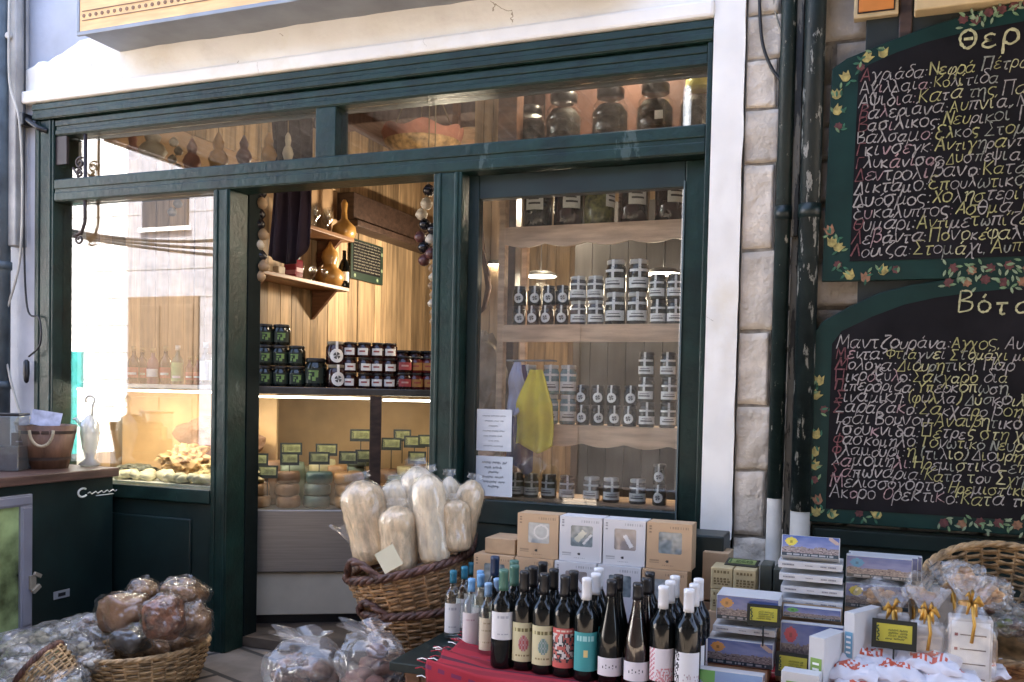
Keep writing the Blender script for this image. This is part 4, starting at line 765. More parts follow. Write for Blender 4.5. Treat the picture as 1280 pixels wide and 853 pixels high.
garland('garland', [(535, 238), (533, 255), (526, 268), (531, 281), (541, 287), (525, 297), (538, 300), (531, 310), (540, 318), (530, 326)], [0, 1, 1, 0, 0, 2, 1, 0, 2, 2], .029, .22, 'garland of black, white and maroon onion bulbs at the far side of the doorway')
garland('garlic_braid', [(541, 336 + 11 * k) for k in range(7)], [3, 1, 3, 3, 1, 3, 3], .020, .34, 'tan garlic braid hanging below the onion garland against the door post')
garland('garland', [(326 + 3 * math.sin(k * 2), 242 + 13 * k) for k in range(9)], [0, 3, 0, 0, 3, 1, 0, 3, 3], .030, .20, 'dusky garland of bulbs in the shade beside the door post and the dark cloth')
# round basket with pink frill hanging under the ceiling
q = at(528, 183, y=1.7); t = thing('hanging_basket', 'wide shallow basket with a pink frill hanging under the ceiling boards', 'basket', q)
b = MB(); b.lathe([(.10, -.085), (.19, -.045), (.225, .0), (.235, .02)], 32, 0, q, caps=False, sx=1.05); b.lathe([(.10, -.086), (.001, -.088)], 32, 0, q, caps=False); b.build('bowl', wicker_lt, t)
b = MB(); b.grid(lambda u, v: (q.x + 1.05 * (.23 + .02 * v) * math.cos(u * 2 * PI), q.y + (.23 + .02 * v) * math.sin(u * 2 * PI), q.z + .015 + v * .075 + .018 * v * math.sin(u * 40)), 90, 4, smooth=True); b.build('frill', M('pink_frill', (.42, .18, .13), .8, var=.2), t)
b = MB()
for a_ in (0, 2.1, 4.2): b.tube([q + Vector((.235 * math.cos(a_), .23 * math.sin(a_), .03)), q + Vector((0, 0, .55)), q + Vector((0, 0, 3.39 - q.z))], .004, 6)
b.build('cord', MAT['twine'], t)
m = MB(); m.grid(lambda u, v: (-2.6 + u * 2.15, 1.93 + .02 * math.sin(u * 30), 2.82 + v * (.13 + .025 * math.sin(u * 17) + .012 * math.sin(u * 43))), 80, 3); o_ = m.build('pelmet', wood_shelf); sm_ = o_.modifiers.new('thickness', 'SOLIDIFY'); sm_.thickness = .02; tag(o_, 'wavy edged pine pelmet board high behind the transom window', 'pelmet')
m = MB(); m.box(-2.6, 1.96, 2.78, -2.56, 2.0, 3.4); m.box(-.6, 1.96, 2.78, -.56, 2.0, 3.4); tag(m.build('pelmet_hanger', wood_md), 'pair of battens holding the wavy pelmet to the ceiling', 'batten')

# ---------------------------------------------------------------- shelf unit behind the glazed leaf
SX0, SX1, SY0, SY1 = -1.50, -.655, .20, .50
su = thing('shelf_unit', 'pine shelf unit with wavy fronted shelves behind the glazed door leaf', 'shelf unit', (-1.08, .35, .05))
SZ = [1.975, 1.552, 1.122, .795]
for i, z in enumerate(SZ):
    b = MB(); b.box(SX0, SY0, z - .022, SX1, SY1, z); fr = .075 if i < 3 else .04; n = 60; top = [(SX0 + (SX1 - SX0) * k / n, z - .001) for k in range(n + 1)]; bot = [(x, z - fr - (.016 * abs(math.sin((x - SX0) * 17)) if i in (0, 2) else 0)) for x, _ in reversed(top)]
    b.prism(top + bot, SY0 - .014, SY0 - .001); b.build('shelf_board', wood_shelf, su)
for x in (SX0 - .03, SX1): b = MB(); b.box(x, SY0 - .015, .05, x + .03, SY0 + .03, 2.31); b.box(x, SY1 - .03, .05, x + .03, SY1, 2.31); b.build('upright', wood_shelf, su, .003)
b = MB(); b.box(SX0 - .03, SY0 - .012, 2.305, SX1 + .03, SY1 + .02, 2.33); b.build('top_board', wood_shelf, su, .003)
b = MB(); b.box(SX0 + .002, SY1 - .008, .05, SX1, SY1, .78); b.build('base_panel', wood_md, su)
m = MB(); m.box(-1.56, .22, 2.335, -1.47, .30, 3.4); tag(m.build('timber_post', wood_md, None, .004), 'brown timber post rising behind the transom window beside the big jars', 'post')
m = MB(); m.box(-1.46, .56, 2.33, -.43, .58, 3.4); tag(m.build('back_board', M('red_brown_board', (.13, .06, .04), .6, var=.2), None), 'red brown board behind the big jars in the transom window', 'board')
# five big jars on the top shelf
for i, (px, body, sty, nm) in enumerate(((672, olive_dk, 'side', 'grey jar with a big white label'), (711, jam_dk, 'side', 'dark red jar with a white slip label'), (749, pickle, 'side', 'jar of green pickles'), (792, jam_dk, 'side', 'dark red jar between the pickles and the last jar'), (838, jam_dk, 'side', 'dark red jar with a white slip label by the sash edge'))):
    q = at(px, 270, y=.30); t = jar(.066, .20, body, lid_gold, sty, 'large ' + nm + ', top shelf', grp='large jars on the top shelf', loc=(q.x, q.y, 1.976)); t.rotation_euler.z = (-.3, .1, .9, .1, .2)[i]
JJ = {}
def shelf_jar(kind, px, z, lab, grp, yy=.27):
    r, h, body, lid, sty = {'r': (.030, .086, olive_dk, lid_blk, 'round'), 'b': (.036, .104, spice_gr, lid_white, 'band'), 'k': (.043, .136, olive_dk, lid_white, 'band'), 'm': (.034, .104, M('dark_mix', (.05, .055, .045), .12) if 'dark_mix' not in MAT else MAT['dark_mix'], lid_blk, 'band'), 't': (.036, .128, teal_pr, lid_white, 'band')}[kind]
    if kind not in JJ: JJ[kind] = jar(r, h, body, lid, sty, 'x')
    q = at(px, 400, y=yy); stand(JJ[kind], Vector((q.x, q.y, z)), lab, grp, .6); return h
def stack(kind, pxs, sh, n, desc, grp):
    for i, px in enumerate(pxs):
        z = SZ[sh] + .001
        for k in range(n):
            h = shelf_jar(kind, px, z, f'{desc}, {("lower", "upper", "topmost")[k] if n > 1 else "single"} tier, {ORD[i]} from the apron side', grp); z += h * 1.01
stack('r', (649, 667, 685, 702), 1, 2, 'round tagged dark jar on the second shelf', 'round tagged jars on the second shelf')
stack('b', (722, 744), 1, 2, 'grey banded jar on the second shelf', 'grey banded jars on the second shelf')
stack('k', (769, 796), 1, 2, 'tall white lidded jar on the second shelf', 'tall dark jars on the second shelf')
stack('m', (822, 843), 1, 2, 'dark banded jar ending the second shelf', 'dark banded jars on the second shelf')
stack('t', (663, 690, 712), 2, 2, 'pale blue jar on the third shelf', 'pale blue jars behind the aprons')
stack('r', (731, 750, 770, 790), 2, 2, 'round tagged dark jar on the third shelf', 'round tagged jars on the third shelf')
stack('m', (811, 838), 2, 3, 'dark banded jar on the third shelf', 'dark banded jars on the third shelf')
stack('m', (650, 668, 691, 713), 3, 1, 'dark banded jar on the bottom shelf', 'dark banded jars on the bottom shelf')
stack('b', (744, 770, 803), 3, 1, 'grey banded jar on the bottom shelf', 'grey banded jars on the bottom shelf')
stack('r', (830,), 3, 2, 'round tagged jar ending the bottom shelf', 'round tagged jars on the bottom shelf')
# big lidded jars on top of the unit, in the transom window
bj_m = M('dark_herb_fill', (.060, .045, .036), .6, var=.5, scale=40); bj_g = clear('big_jar_glass', (.90, .91, .90), 1.1, .03, .04, bump=.2, bscale=25)
def big_jar(px, lidm, lab, s_=.88):
    q = at(px, 170, y=.36); t = thing('storage_jar', lab, 'jar', (q.x, .36, 2.331), 0, 'big storage jars in the transom window'); W_ = dict(world=False); k = s_; t.scale = (1, 1, k)
    b = MB(); b.lathe([(.085 * k, 0), (.093 * k, .01), (.093 * k, .07), (.089 * k, .075), (.093 * k, .08), (.093 * k, .14), (.089 * k, .145), (.092 * k, .15), (.086 * k, .20), (.062 * k, .235), (.060 * k, .26)], 28, fn=lambda a, z: 1 + .012 * math.cos(a * 8)); b.build('glass', bj_g, t, **W_)
    b = MB(); b.lathe([(.08 * k, .006), (.085 * k, .02), (.085 * k, .17), (.06 * k, .205), (.02, .21)], 20); b.build('contents', bj_m, t, **W_)
    b = MB(); b.lathe([(.066 * k, .245), (.067 * k, .25), (.067 * k, .285), (.055 * k, .295), (.01, .297)], 24, fn=lambda a, z: 1 + .01 * math.cos(a * 24)); b.build('lid', lidm, t, **W_); return t
big_jar(664, lid_blk, 'small big bellied jar half hidden by the timber post in the transom window', .72); big_jar(704, lid_blk, 'dark lidded storage jar next to the timber post'); big_jar(762, lid_blk, 'dark lidded storage jar second from the timber post'); t = big_jar(818, lid_blk, 'dark lidded storage jar with a small paper slip'); big_jar(873, M('yellow_lid', (.55, .50, .06), .4), 'storage jar with a yellow lid at the window end')
b = MB(); b.box(.02, -.096, .09, .055, -.0945, .13); b.build('slip', lab_white, t, 0, False)
# aprons, wood panel, hanging strings behind the glass
def drape(px0, py0, px1, py1, y, m_, name, lab, ph, bulge=.02, wid=0):
    a, c = at(px0, py0, y=y), at(px1, py1, y=y)
    def fn(u, v):
        wv = .35 + .65 * min(1, v * 2.2); x = (a.x + c.x) / 2 + (u - .5) * (c.x - a.x) * wv + wid * v; z = a.z + (c.z - a.z) * v + .02 * math.sin(u * 6 + ph) * v
        return (x, y + bulge * math.sin(u * 14 + ph) * (.4 + v) + .01 * math.sin(v * 9 + ph), z)
    b = MB(); b.grid(fn, 36, 24, smooth=True); o_ = b.build(name, m_); s_ = o_.modifiers.new('thickness', 'SOLIDIFY'); s_.thickness = .004; return tag(o_, lab, 'apron', 'aprons hanging by the shelf unit')
drape(634, 456, 664, 588, .172, M('navy_cloth', (.03, .025, .16), .8), 'apron', 'navy blue apron hanging behind the yellow one', 0, .008); drape(636, 452, 656, 516, .150, M('pale_blue_cloth', (.42, .44, .62), .8), 'apron', 'pale lilac apron strip hanging over the navy one', 2, .006)
drape(646, 462, 690, 562, .135, M('yellow_cloth', (.66, .54, .05), .8), 'apron', 'bright yellow apron hanging in front of the shelf end', 1, .010)
b = MB(); q0, q1 = at(634, 451, y=.152), at(690, 451, y=.152); b.tube([q0, q1], .004, 8); b.tube([q0, q0 + Vector((0, .06, 0))], .004, 6); b.tube([q1, q1 + Vector((0, .06, 0))], .004, 6); tag(b.build('apron_rail', grey_metal), 'thin rail from which the aprons hang', 'rail')
a, c = at(592, 236, y=1.0), at(623, 440, y=1.0); m = MB()
for k in range(3): m.box(a.x + (c.x - a.x) * k / 3, 1.0, .06, a.x + (c.x - a.x) * (k + 1) / 3 - .004, 1.03, 2.9)
tag(m.build('wood_panel', plank_m), 'bare pine plank panel seen through the glass behind the paper notices', 'panel')
b = MB(); b.tube([at(602, 275, y=.97), at(604, 320, y=.97), at(611, 360, y=.97), at(605, 385, y=.97), at(599, 392, y=.97)], [.006, .012, .018, .014, .008], 8); b.tube([at(603, 310, y=.965), at(612, 345, y=.965)], .008, 6); tag(b.build('dried_branch', M('dried_branch', (.08, .04, .025), .8, bump=.6)), 'dried brown branch hanging on the pine plank panel', 'branch')
m = MB(); q = at(625, 420, y=.85); m.box(q.x, .85, .06, at(642, 420, y=.85).x, .93, 3.38); tag(m.build('timber_post', wood_dk, None, .004), 'dark timber post behind the glass between the pine panel and the shelves', 'post')
lump('sack', at(600, 470, y=.7) , (.14, .10, .22), .2, M('sack_cloth', (.16, .13, .10), .9, var=.3, bump=.5), 'grey brown sack standing behind the paper notices', 'sack', 2, .15, 4)
b = MB(); q = at(600, 530, y=.7); b.box(q.x - .2, .55, .05, q.x + .2, .85, at(600, 512, y=.7).z - .06); tag(b.build('stool', wood_md, None, .006), 'brown wooden box under the sack behind the notices', 'box')
for i, (px0, py0, px1, py1, lab, bold) in enumerate(((585, 511, 639, 565, 'upper white paper notice taped inside the glazed leaf', 0), (585, 569, 640, 622, 'lower white paper notice with bolder lines inside the glazed leaf', 1))):
    a, c = at(px0, py0, y=.046), at(px1, py1, y=.046); a.x = max(a.x, L0 + .052); t = thing('paper_notice', lab, 'notice', ((a.x + c.x) / 2, .046, c.z)); b = MB(); b.box(a.x, .0445, c.z, c.x, .0465, a.z); b.build('sheet', M('notice_paper', (.66, .68, .70), .6, var=.04), t)
    b = MB(); h = a.z - c.z; wd = c.x - a.x
    for k in range(6 + (1 - bold)):
        z = a.z - h * (.16 + .12 * k); s_ = wd * (.25 + .1 * math.sin(k * 2 + 1)); squiggle(b, (a.x + c.x) / 2 - s_, (a.x + c.x) / 2 + s_, z, .011 if bold else .007, lambda X, Z: (X, .0438, Z), rnd, .0013 if bold else .0007)
    b.build('writing', M('grey_ink' if not bold else 'black_ink', (.16, .16, .18) if not bold else (.06, .06, .07), .7), t)
# ---------------------------------------------------------------- the low table and its red cloth
TZ = .39
tb = thing('low_table', 'low dark green wooden table in front of the shopfront, covered by the red cloth', 'table', (-.4, -.6, 0))
b = MB(); b.box(-1.40, -.985, TZ - .03, .62, -.14, TZ); b.build('tabletop', green_dk, tb, .004)
b = MB(); b.box(-1.36, -.95, TZ - .11, .58, -.925, TZ - .031); b.box(-1.36, -.92, TZ - .11, -1.335, -.18, TZ - .031); b.build('apron', wood_md, tb, .003)
for x in (-1.33, .55):
    for y in (-.93, -.20): b = MB(); b.box(x - .025, y - .025, 0, x + .025, y + .025, TZ - .031); b.build('leg', wood_md, tb, .004)
def cloth_col(u, v):
    k = (u * 61) % 1; k2 = (u * 9.3) % 1; j = (v * 40) % 1
    c = (.30, .010, .022)
    if k2 < .05: c = (.07, .008, .02)
    elif k2 < .07 and j < .6: c = (.45, .36, .30)
    elif k2 < .15 and j < .5: c = (.14, .012, .05)
    elif k < .3: c = (.20, .006, .016)
    return c
red_p = printed('red_woven_cloth', .85)
def cl(u, v):
    x = -1.25 + u * 1.80; s_ = v * .80; y = -.42 - s_; z = TZ + .0045
    if y < -1.0: z -= (-1.0 - y) * .92; y = -1.0 - (-1.0 - y) * .14 - .012 * (1 + math.sin(u * 50)) * min(1, (-1.0 - y) * 8 if y < -1.0 else 0)
    e = max(0, 1 - u / .09); z += e * (.010 + .012 * (1 + math.sin(v * 42 + 1.2)) * (1 if v > .1 else v * 10) ); z += .0015 * (1 + noise.noise(Vector((x * 9, y * 9, 1))))
    return (x + .01 * math.sin(v * 31) * e, y, z)
b = MB(); b.grid(cl, 170, 70, smooth=True, col=lambda u, v: cloth_col(v * 1.0, u))
o_ = b.build('tablecloth', red_p); s_ = o_.modifiers.new('thickness', 'SOLIDIFY'); s_.thickness = .0025; s_.offset = 1; tag(o_, 'red woven striped cloth lying on the low table with a rumpled fringed end', 'tablecloth')
fr = MB()
for i in range(46):
    v = .06 + .92 * i / 45; p = Vector(cl(0, v)); fr.tube([p, p + Vector((-.015, rnd.uniform(-.006, .006), .004)), p + Vector((-.034, rnd.uniform(-.012, .012), -.006 + rnd.uniform(0, .01)))], .0018, 5, i % 3 == 0)
f_ = fr.build('fringe', [M('red_fringe', (.34, .015, .03), .8), lab_white], None); f_.parent = o_
# ---------------------------------------------------------------- wine and spirit bottles
def arc_art(b, r, z0, z1, a0, a1, nx, nz, col, mi=0): b.grid(lambda u, v: (r * math.sin(a0 + (a1 - a0) * u), -r * math.cos(a0 + (a1 - a0) * u), z0 + (z1 - z0) * v), nx, nz, mi, True, col)
def txt(u, v, rows, x0=.15, x1=.85, seed=1):
    """True where a line of small print runs"""
    for k, (vc, hh, wd) in enumerate(rows):
        if abs(v - vc) < hh / 2 and abs(u - .5) < wd / 2: return (math.sin(u * 97 + k * 5 + seed) + math.sin(u * 41 + k * 3 + seed * 2)) > -.5
    return False
WHT = (.68, .67, .66)
def l_white(u, v): return (.42, .42, .44) if txt(u, v, ((.82, .05, .5), (.72, .03, .6), (.2, .02, .5)), seed=3) else WHT
def l_pinkish(u, v): return (.45, .30, .32) if txt(u, v, ((.8, .04, .5), (.5, .03, .5)), seed=5) else (.66, .60, .58)
def l_cream(u, v): return (.40, .34, .20) if txt(u, v, ((.85, .06, .4), (.62, .03, .6), (.25, .03, .5)), seed=2) else (.62, .56, .40)
def l_motif(c):
    def f(u, v):
        if .76 < v < .88: return (.16, .13, .05) if txt(u, v, ((.82, .1, .72),), seed=4) else (.55, .50, .26)
        if (u - .5) ** 2 / .035 + (v - .46) ** 2 / .045 < 1 and v - .3 > abs(u - .5) * .6 - .05: return c if math.sin(u * 60) * math.sin(v * 47) > -.25 else tuple(x * .5 + .25 for x in c)
        if txt(u, v, ((.16, .03, .6), (.09, .02, .5)), seed=9): return (.25, .2, .1)
        return (.58, .53, .32)
    return f
def l_figure(u, v):
    if v > .86 or v < .14: return (.55, .10, .09) if not txt(u, v, ((.93, .05, .6),)) else (.75, .6, .5)
    n = noise.noise(Vector((u * 7, v * 9, 2))); return (.62, .58, .55) if n > .12 else (.03, .03, .04) if n > -.12 else (.50, .12, .10)
def l_teal(u, v):
    if txt(u, v, ((.84, .10, .7),), seed=7): return (.35, .62, .60)
    if abs(u - .5) < .07 and .38 < v < .55: return (.70, .55, .22)
    return (.045, .30, .30)
def l_low(u, v): return (.05, .05, .06) if (.42 < v < .62 and abs(u - .45) < .28 and math.sin(u * 55) + math.sin(v * 30 + u * 24) > .9) else (.70, .66, .68)
def l_stripe(u, v):
    if u < .26 and math.sin((v + u * .4) * 95) > .1: return (.55, .20, .24)
    if v < .42 and u > .3 and noise.noise(Vector((u * 20, v * 14, 3))) > .0: return (.60, .25, .27)
    return (.72, .67, .68)
def l_black(u, v):
    if u < .22 and noise.noise(Vector((u * 30, v * 22, 6))) > -.05: return (.03, .03, .035)
    if u > .4 and v < .45 and noise.noise(Vector((u * 24, v * 20, 1))) > .25: return (.45, .35, .36)
    return (.71, .70, .70)
label_p = printed('bottle_label', .45)
CAPS = {}
def capm(c):
    k = str(c)
    if k not in CAPS: CAPS[k] = M('capsule', c, .32, var=.06, spec=.5)
    return CAPS[k]
SHAPES = {'bord': [(.033, 0), (.0365, .005), (.0375, .02), (.0375, .185), (.034, .203), (.022, .222), (.0150, .238), (.0138, .262), (.0138, .296)], 'burg': [(.034, 0), (.039, .006), (.0395, .03), (.0395, .110), (.036, .145), (.027, .185), (.0185, .222), (.0145, .25), (.0138, .300)], 'clear': [(.026, 0), (.0285, .005), (.029, .02), (.029, .142), (.026, .156), (.017, .17), (.0115, .182), (.0112, .226)]}
DIM = {'bord': (.0375, .306, .066), 'burg': (.0395, .308, .05), 'clear': (.029, .236, .044)}
def bottle(shape, cap, art, zl, lab, body=None, aw=1.1, ring=None):
    r, h, ch = DIM[shape]; cat = 'bottle'; t = thing('wine_bottle' if shape != 'clear' else 'spirit_bottle', lab, cat, (0, 0, -50), 0, 'bottles on the red cloth'); W_ = dict(world=False); pr = SHAPES[shape]
    b = MB(); b.lathe(pr, 24); b.build('body', body or (glass_clear if shape == 'clear' else wine_glass), t, **W_)
    b = MB(); rr = pr[-1][0] + .0012; b.lathe([(rr + .0006, h - ch), (rr + .0003, h - ch + .012), (rr, h - .014), (rr + .0006, h - .012), (rr + .0004, h - .002), (rr - .003, h), (.0005, h + .0002)], 18); b.build('capsule', capm(cap), t, **W_)
    if art: b = MB(); arc_art(b, r + .0007, zl[0], zl[1], -aw, aw, 26, 22, art); b.build('label', label_p, t, **W_)
    return t
TEAL, LBLUE, NAVY, SAGE, BLK, WC, OLV = (.015, .16, .24), (.16, .36, .60), (.012, .03, .075), (.065, .16, .115), (.010, .010, .011), (.72, .71, .70), (.06, .10, .07)
rose = clear('rose_bottle_glass', (.26, .16, .15), 1.3, .03, .03)
FRONT = [ # pixel column, front row's y, shape, cap, art, label heights, rows behind, glass, label text
 (566, -.66, 'clear', TEAL, l_white, (.022, .125), 2, None, 'slim clear spirit bottle with teal cap and white label'),
 (589, -.76, 'clear', LBLUE, l_pinkish, (.012, .125), 1, None, 'slim clear spirit bottle with light blue cap and white label'),
 (610, -.80, 'clear', (.22, .36, .52), l_cream, (.02, .125), 1, None, 'slim clear spirit bottle with dull blue cap and cream label'),
 (629, -.90, 'bord', SAGE, l_white, (.092, .178), 1, None, 'black wine bottle with sage cap and plain white label'),
 (655, -.89, 'bord', BLK, l_motif((.42, .10, .10)), (.030, .150), 2, None, 'black wine bottle with cream label and red motif'),
 (680, -.90, 'bord', BLK, l_motif((.16, .26, .22)), (.030, .150), 1, None, 'black wine bottle with cream label and green motif'),
 (706, -.90, 'bord', BLK, l_figure, (.030, .150), 1, None, 'black wine bottle with red label and black and white figures'),
 (733, -.91, 'bord', WC, l_teal, (.032, .148), 1, None, 'black wine bottle with white cap and teal label'),
 (764, -.91, 'burg', BLK, l_low, (.028, .082), 1, None, 'sloping shouldered black wine bottle with low white label'),
 (797, -.92, 'burg', BLK, l_low, (.026, .082), 1, 'rose', 'sloping shouldered reddish clear wine bottle with low white label'),
 (829, -.92, 'bord', WC, l_stripe, (.035, .130), 2, None, 'black wine bottle with white cap and pink striped label'),
 (861, -.93, 'bord', WC, l_black, (.018, .130), 2, None, 'black wine bottle with white cap and black lettered white label')]
PL2 = ('in front', 'second in its file', 'last in its file')
for px, y, shp, cap, art, zl, back, gl, lab in FRONT:
    q = at(px, 760, y=y); p = Vector((q.x, y, TZ + .0075)); pb = bottle(shp, cap, art, zl, lab + ', ' + PL2[0], rose if gl else None)
    pb.location = p; pb.rotation_euler.z = face_cam(p) * .9 + rnd.uniform(-.06, .06)
    if gl:
        b = MB(); b.lathe([(.033, .004), (.036, .008), (.0365, .03), (.0365, .11), (.033, .145), (.025, .18), (.017, .205)], 20); b.build('wine', M('rose_wine', (.10, .022, .018), .2), pb, world=False)
    for k in range(back):
        p2 = p + Vector((rnd.uniform(-.004, .006), .083 * (k + 1), 0)); dup(pb, p2, face_cam(p2) * .8 + rnd.uniform(-.15, .15), lab + ', ' + PL2[k + 1])
for px, y, cap, nm in ((618, -.70, NAVY, 'dark wine bottle with navy cap behind the clear bottles'), (600, -.62, LBLUE, 'clear spirit bottle with light blue cap at the very back'), (642, -.74, SAGE, 'dark wine bottle with sage cap behind the plain white label'), (748, -.74, WC, 'dark wine bottle with white cap behind the teal label'), (812, -.73, BLK, 'dark wine bottle with black cap behind the reddish bottle')):
    q = at(px, 740, y=y); t = bottle('clear' if y == -.62 else 'bord', cap, l_white if y == -.62 else None, (.02, .12), nm); t.location = (q.x, y, TZ + .0075)

# ---------------------------------------------------------------- boxed soaps behind the bottles
kraft = M('kraft_card', (.50, .34, .20), .7, var=.07, scale=20); wcard = M('white_card', (.62, .61, .61), .6, var=.05)
def carton_art(base, mark, seed):
    def f(u, v):
        if .26 < u < .78 and .34 < v < .80:
            du = min(u - .26, .78 - u); dv = min(v - .34, .80 - v)
            if du > .02 or dv > .02: return None
        if (u - .47) ** 2 + ((v - .17) * 1.0) ** 2 < .0011: return (.03, .03, .03)
        if .06 < u < .11 and .76 < v < .93 and math.sin(v * 90) > -.6: return tuple(c * .45 for c in base)
        if .50 < u < .92 and .87 < v < .92 and math.sin(u * 110) > 0: return tuple(c * .62 for c in base)
        if .08 < u < .28 and (abs(v - .13) < .012 or abs(v - .18) < .012): return tuple(c * .6 for c in base)
        if .34 < u < .62 and abs(v - .08) < .01 and math.sin(u * 140) > -.3: return tuple(c * .6 for c in base)
        return base
    return f
def carton(x0, x1, z0, z1, kind, lab, seed, y=-.50, d=.085, art=True, rz=0):
    base = (.52, .35, .21) if kind == 'k' else (.64, .63, .63); m_ = kraft if kind == 'k' else wcard
    t = thing('gift_box', lab, 'box', ((x0 + x1) / 2, y, z0), rz, 'window boxes of bath goods'); wd, h = x1 - x0 - .003, z1 - z0 - .001
    b = MB(); b.box(-wd / 2, .001, 0, wd / 2, d, h); b.build('carton', m_, t, .0015, False)
    if art:
        f = carton_art(base, 0, seed); n = 56; vs = MB(); P_ = lambda u, v: (-wd / 2 + wd * u, -.0003, h * v)
        for j in range(n):
            for i in range(n):
                c = f((i + .5) / n, (j + .5) / n)
                if c: vs.add([P_(i / n, j / n), P_((i + 1) / n, j / n), P_((i + 1) / n, (j + 1) / n), P_(i / n, (j + 1) / n)], [(0, 1, 2, 3)], 0, False, [c])
        vs.build('printed_front', card_p, t, world=False)
        r2 = random.Random(seed); b = MB(); x0_, x1_, z0_, z1_ = -wd / 2 + wd * .255, -wd / 2 + wd * .785, h * .335, h * .805; ca, sa = math.cos(.9), math.sin(.9)
        def goods(u, v):
            k = seed % 4; n_ = noise.noise(Vector((u * 5, v * 5, seed)))
            if k == 0: r_ = math.hypot(u - .62, v - .55); return (.55, .56, .55) if r_ < .36 and r_ > .28 else (.34 + .1 * n_, .37 + .1 * n_, .37 + .1 * n_)
            if k == 1:
                a_, c_ = (u - .45) * ca + (v - .5) * sa, -(u - .45) * sa + (v - .5) * ca
                if abs(a_) < .30 and abs(c_) < .13: return (.62, .60, .47)
                if abs(a_ - .1) < .3 and abs(c_ + .33) < .05: return (.66, .66, .64)
            if k == 2:
                a_, c_ = (u - .6) * .5 - (v - .4) * .86, (u - .6) * .86 + (v - .4) * .5
                if abs(a_) < .32 and abs(c_ - .05) < .09: return (.70, .69, .68)
                return (.30 + .06 * n_, .26 + .06 * n_, .24 + .06 * n_)
            return (.20 + .16 * n_, .24 + .17 * n_, .25 + .17 * n_)
        b.grid(lambda u, v: (x0_ + (x1_ - x0_) * u, .0006, z0_ + (z1_ - z0_) * v), 26, 26, 0, False, goods); b.build('window', printed('boxed_goods', .12, .6) if 'boxed_goods' not in MAT else MAT['boxed_goods'], t, world=False)
    return t
for i, (x0, x1, kind, nm) in enumerate(((-1.156, -1.0, 'k', 'brown card gift box with a round pale item in its window, top row'), (-.998, -.842, 'w', 'white gift box with a cream bar in its window, top row beside the round item'), (-.840, -.690, 'w', 'white gift box with a slanted white stick in its window, top row'), (-.688, -.533, 'k', 'brown card gift box with mottled grey contents, top row by the white pilaster'))): carton(x0, x1, .672, .829, kind, nm, i)
for i, (x0, x1, kind, nm) in enumerate(((-1.318, -1.162, 'k', 'brown card gift box under the plain lying box, second row'), (-1.160, -1.012, 'k', 'brown card gift box under the round item box, second row'), (-1.010, -.856, 'w', 'white gift box under the cream bar box, second row'), (-.854, -.70, 'w', 'white gift box under the slanted stick box, second row'), (-.698, -.543, 'k', 'brown card gift box under the mottled grey contents, second row'))): carton(x0, x1, .514, .671, kind, nm, i + 4 + (i == 0) * 3, -.512)
for i in range(5): carton(-1.318 + .156 * i, -1.164 + .156 * i, TZ + .001, .513, 'kkwwk'[i], f'gift box of the lowest row hidden behind the bottles, {ORD[i]} from the wicker baskets', i, -.515, art=False)
carton(-1.285, -1.165, .6725, .728, 'k', 'plain brown box lying flat beside the round item box', 0, -.49, .14, False)
for i, (x, z) in enumerate(((-.515, .39), (-.515, .56))): carton(x, x + .09, z + .001, z + .165, 'k', ('lower', 'upper')[i] + ' plain brown carton beside the soap blocks', 0, -.40, .12, False)
m = MB(); m.box(-.60, -.36, TZ + .001, -.45, -.20, .775); tag(m.build('green_crate', green_dk, None, .006), 'dark green box standing in front of the white pilaster', 'box')
# ---------------------------------------------------------------- sweets, soap blocks and price signs at the right of the table
sky_p = printed('box_print', .25, .3)
def town(seed, sun, ang=0, corner=False):
    def f(u, v):
        r_ = math.hypot((u - .16) * 1.9, v - .70)
        if sun and r_ < .20: return sun if r_ > .06 else tuple(c * .5 for c in sun)
        if corner and u > .82 and v > .66 and abs((u - .82) / .18 - (1 - v) / .34) < .28: return (.42, .30, .24)
        hill = .46 + .10 * noise.noise(Vector((u * 5, seed, 0))) + .05 * noise.noise(Vector((u * 19, seed, 1)))
        if v > hill: k = (v - hill) / (1 - hill); n_ = .04 * noise.noise(Vector((u * 6, v * 9, seed))); return clampc((.20 - .13 * k + n_, .22 - .11 * k + n_, .38 - .10 * k + n_))
        n_ = noise.noise(Vector((u * 26, v * 30, seed))) + .5 * noise.noise(Vector((u * 60, v * 66, seed)))
        if v < .16: return (.035, .05, .06) if not txt(u, v, ((.08, .05, .8),), seed=seed) else (.3, .3, .3)
        return clampc((.24 + .22 * n_, .19 + .18 * n_, .17 + .15 * n_))
    return f
side_m = M('box_side_white', (.56, .56, .56), .45, var=.04)
SWEET = {}
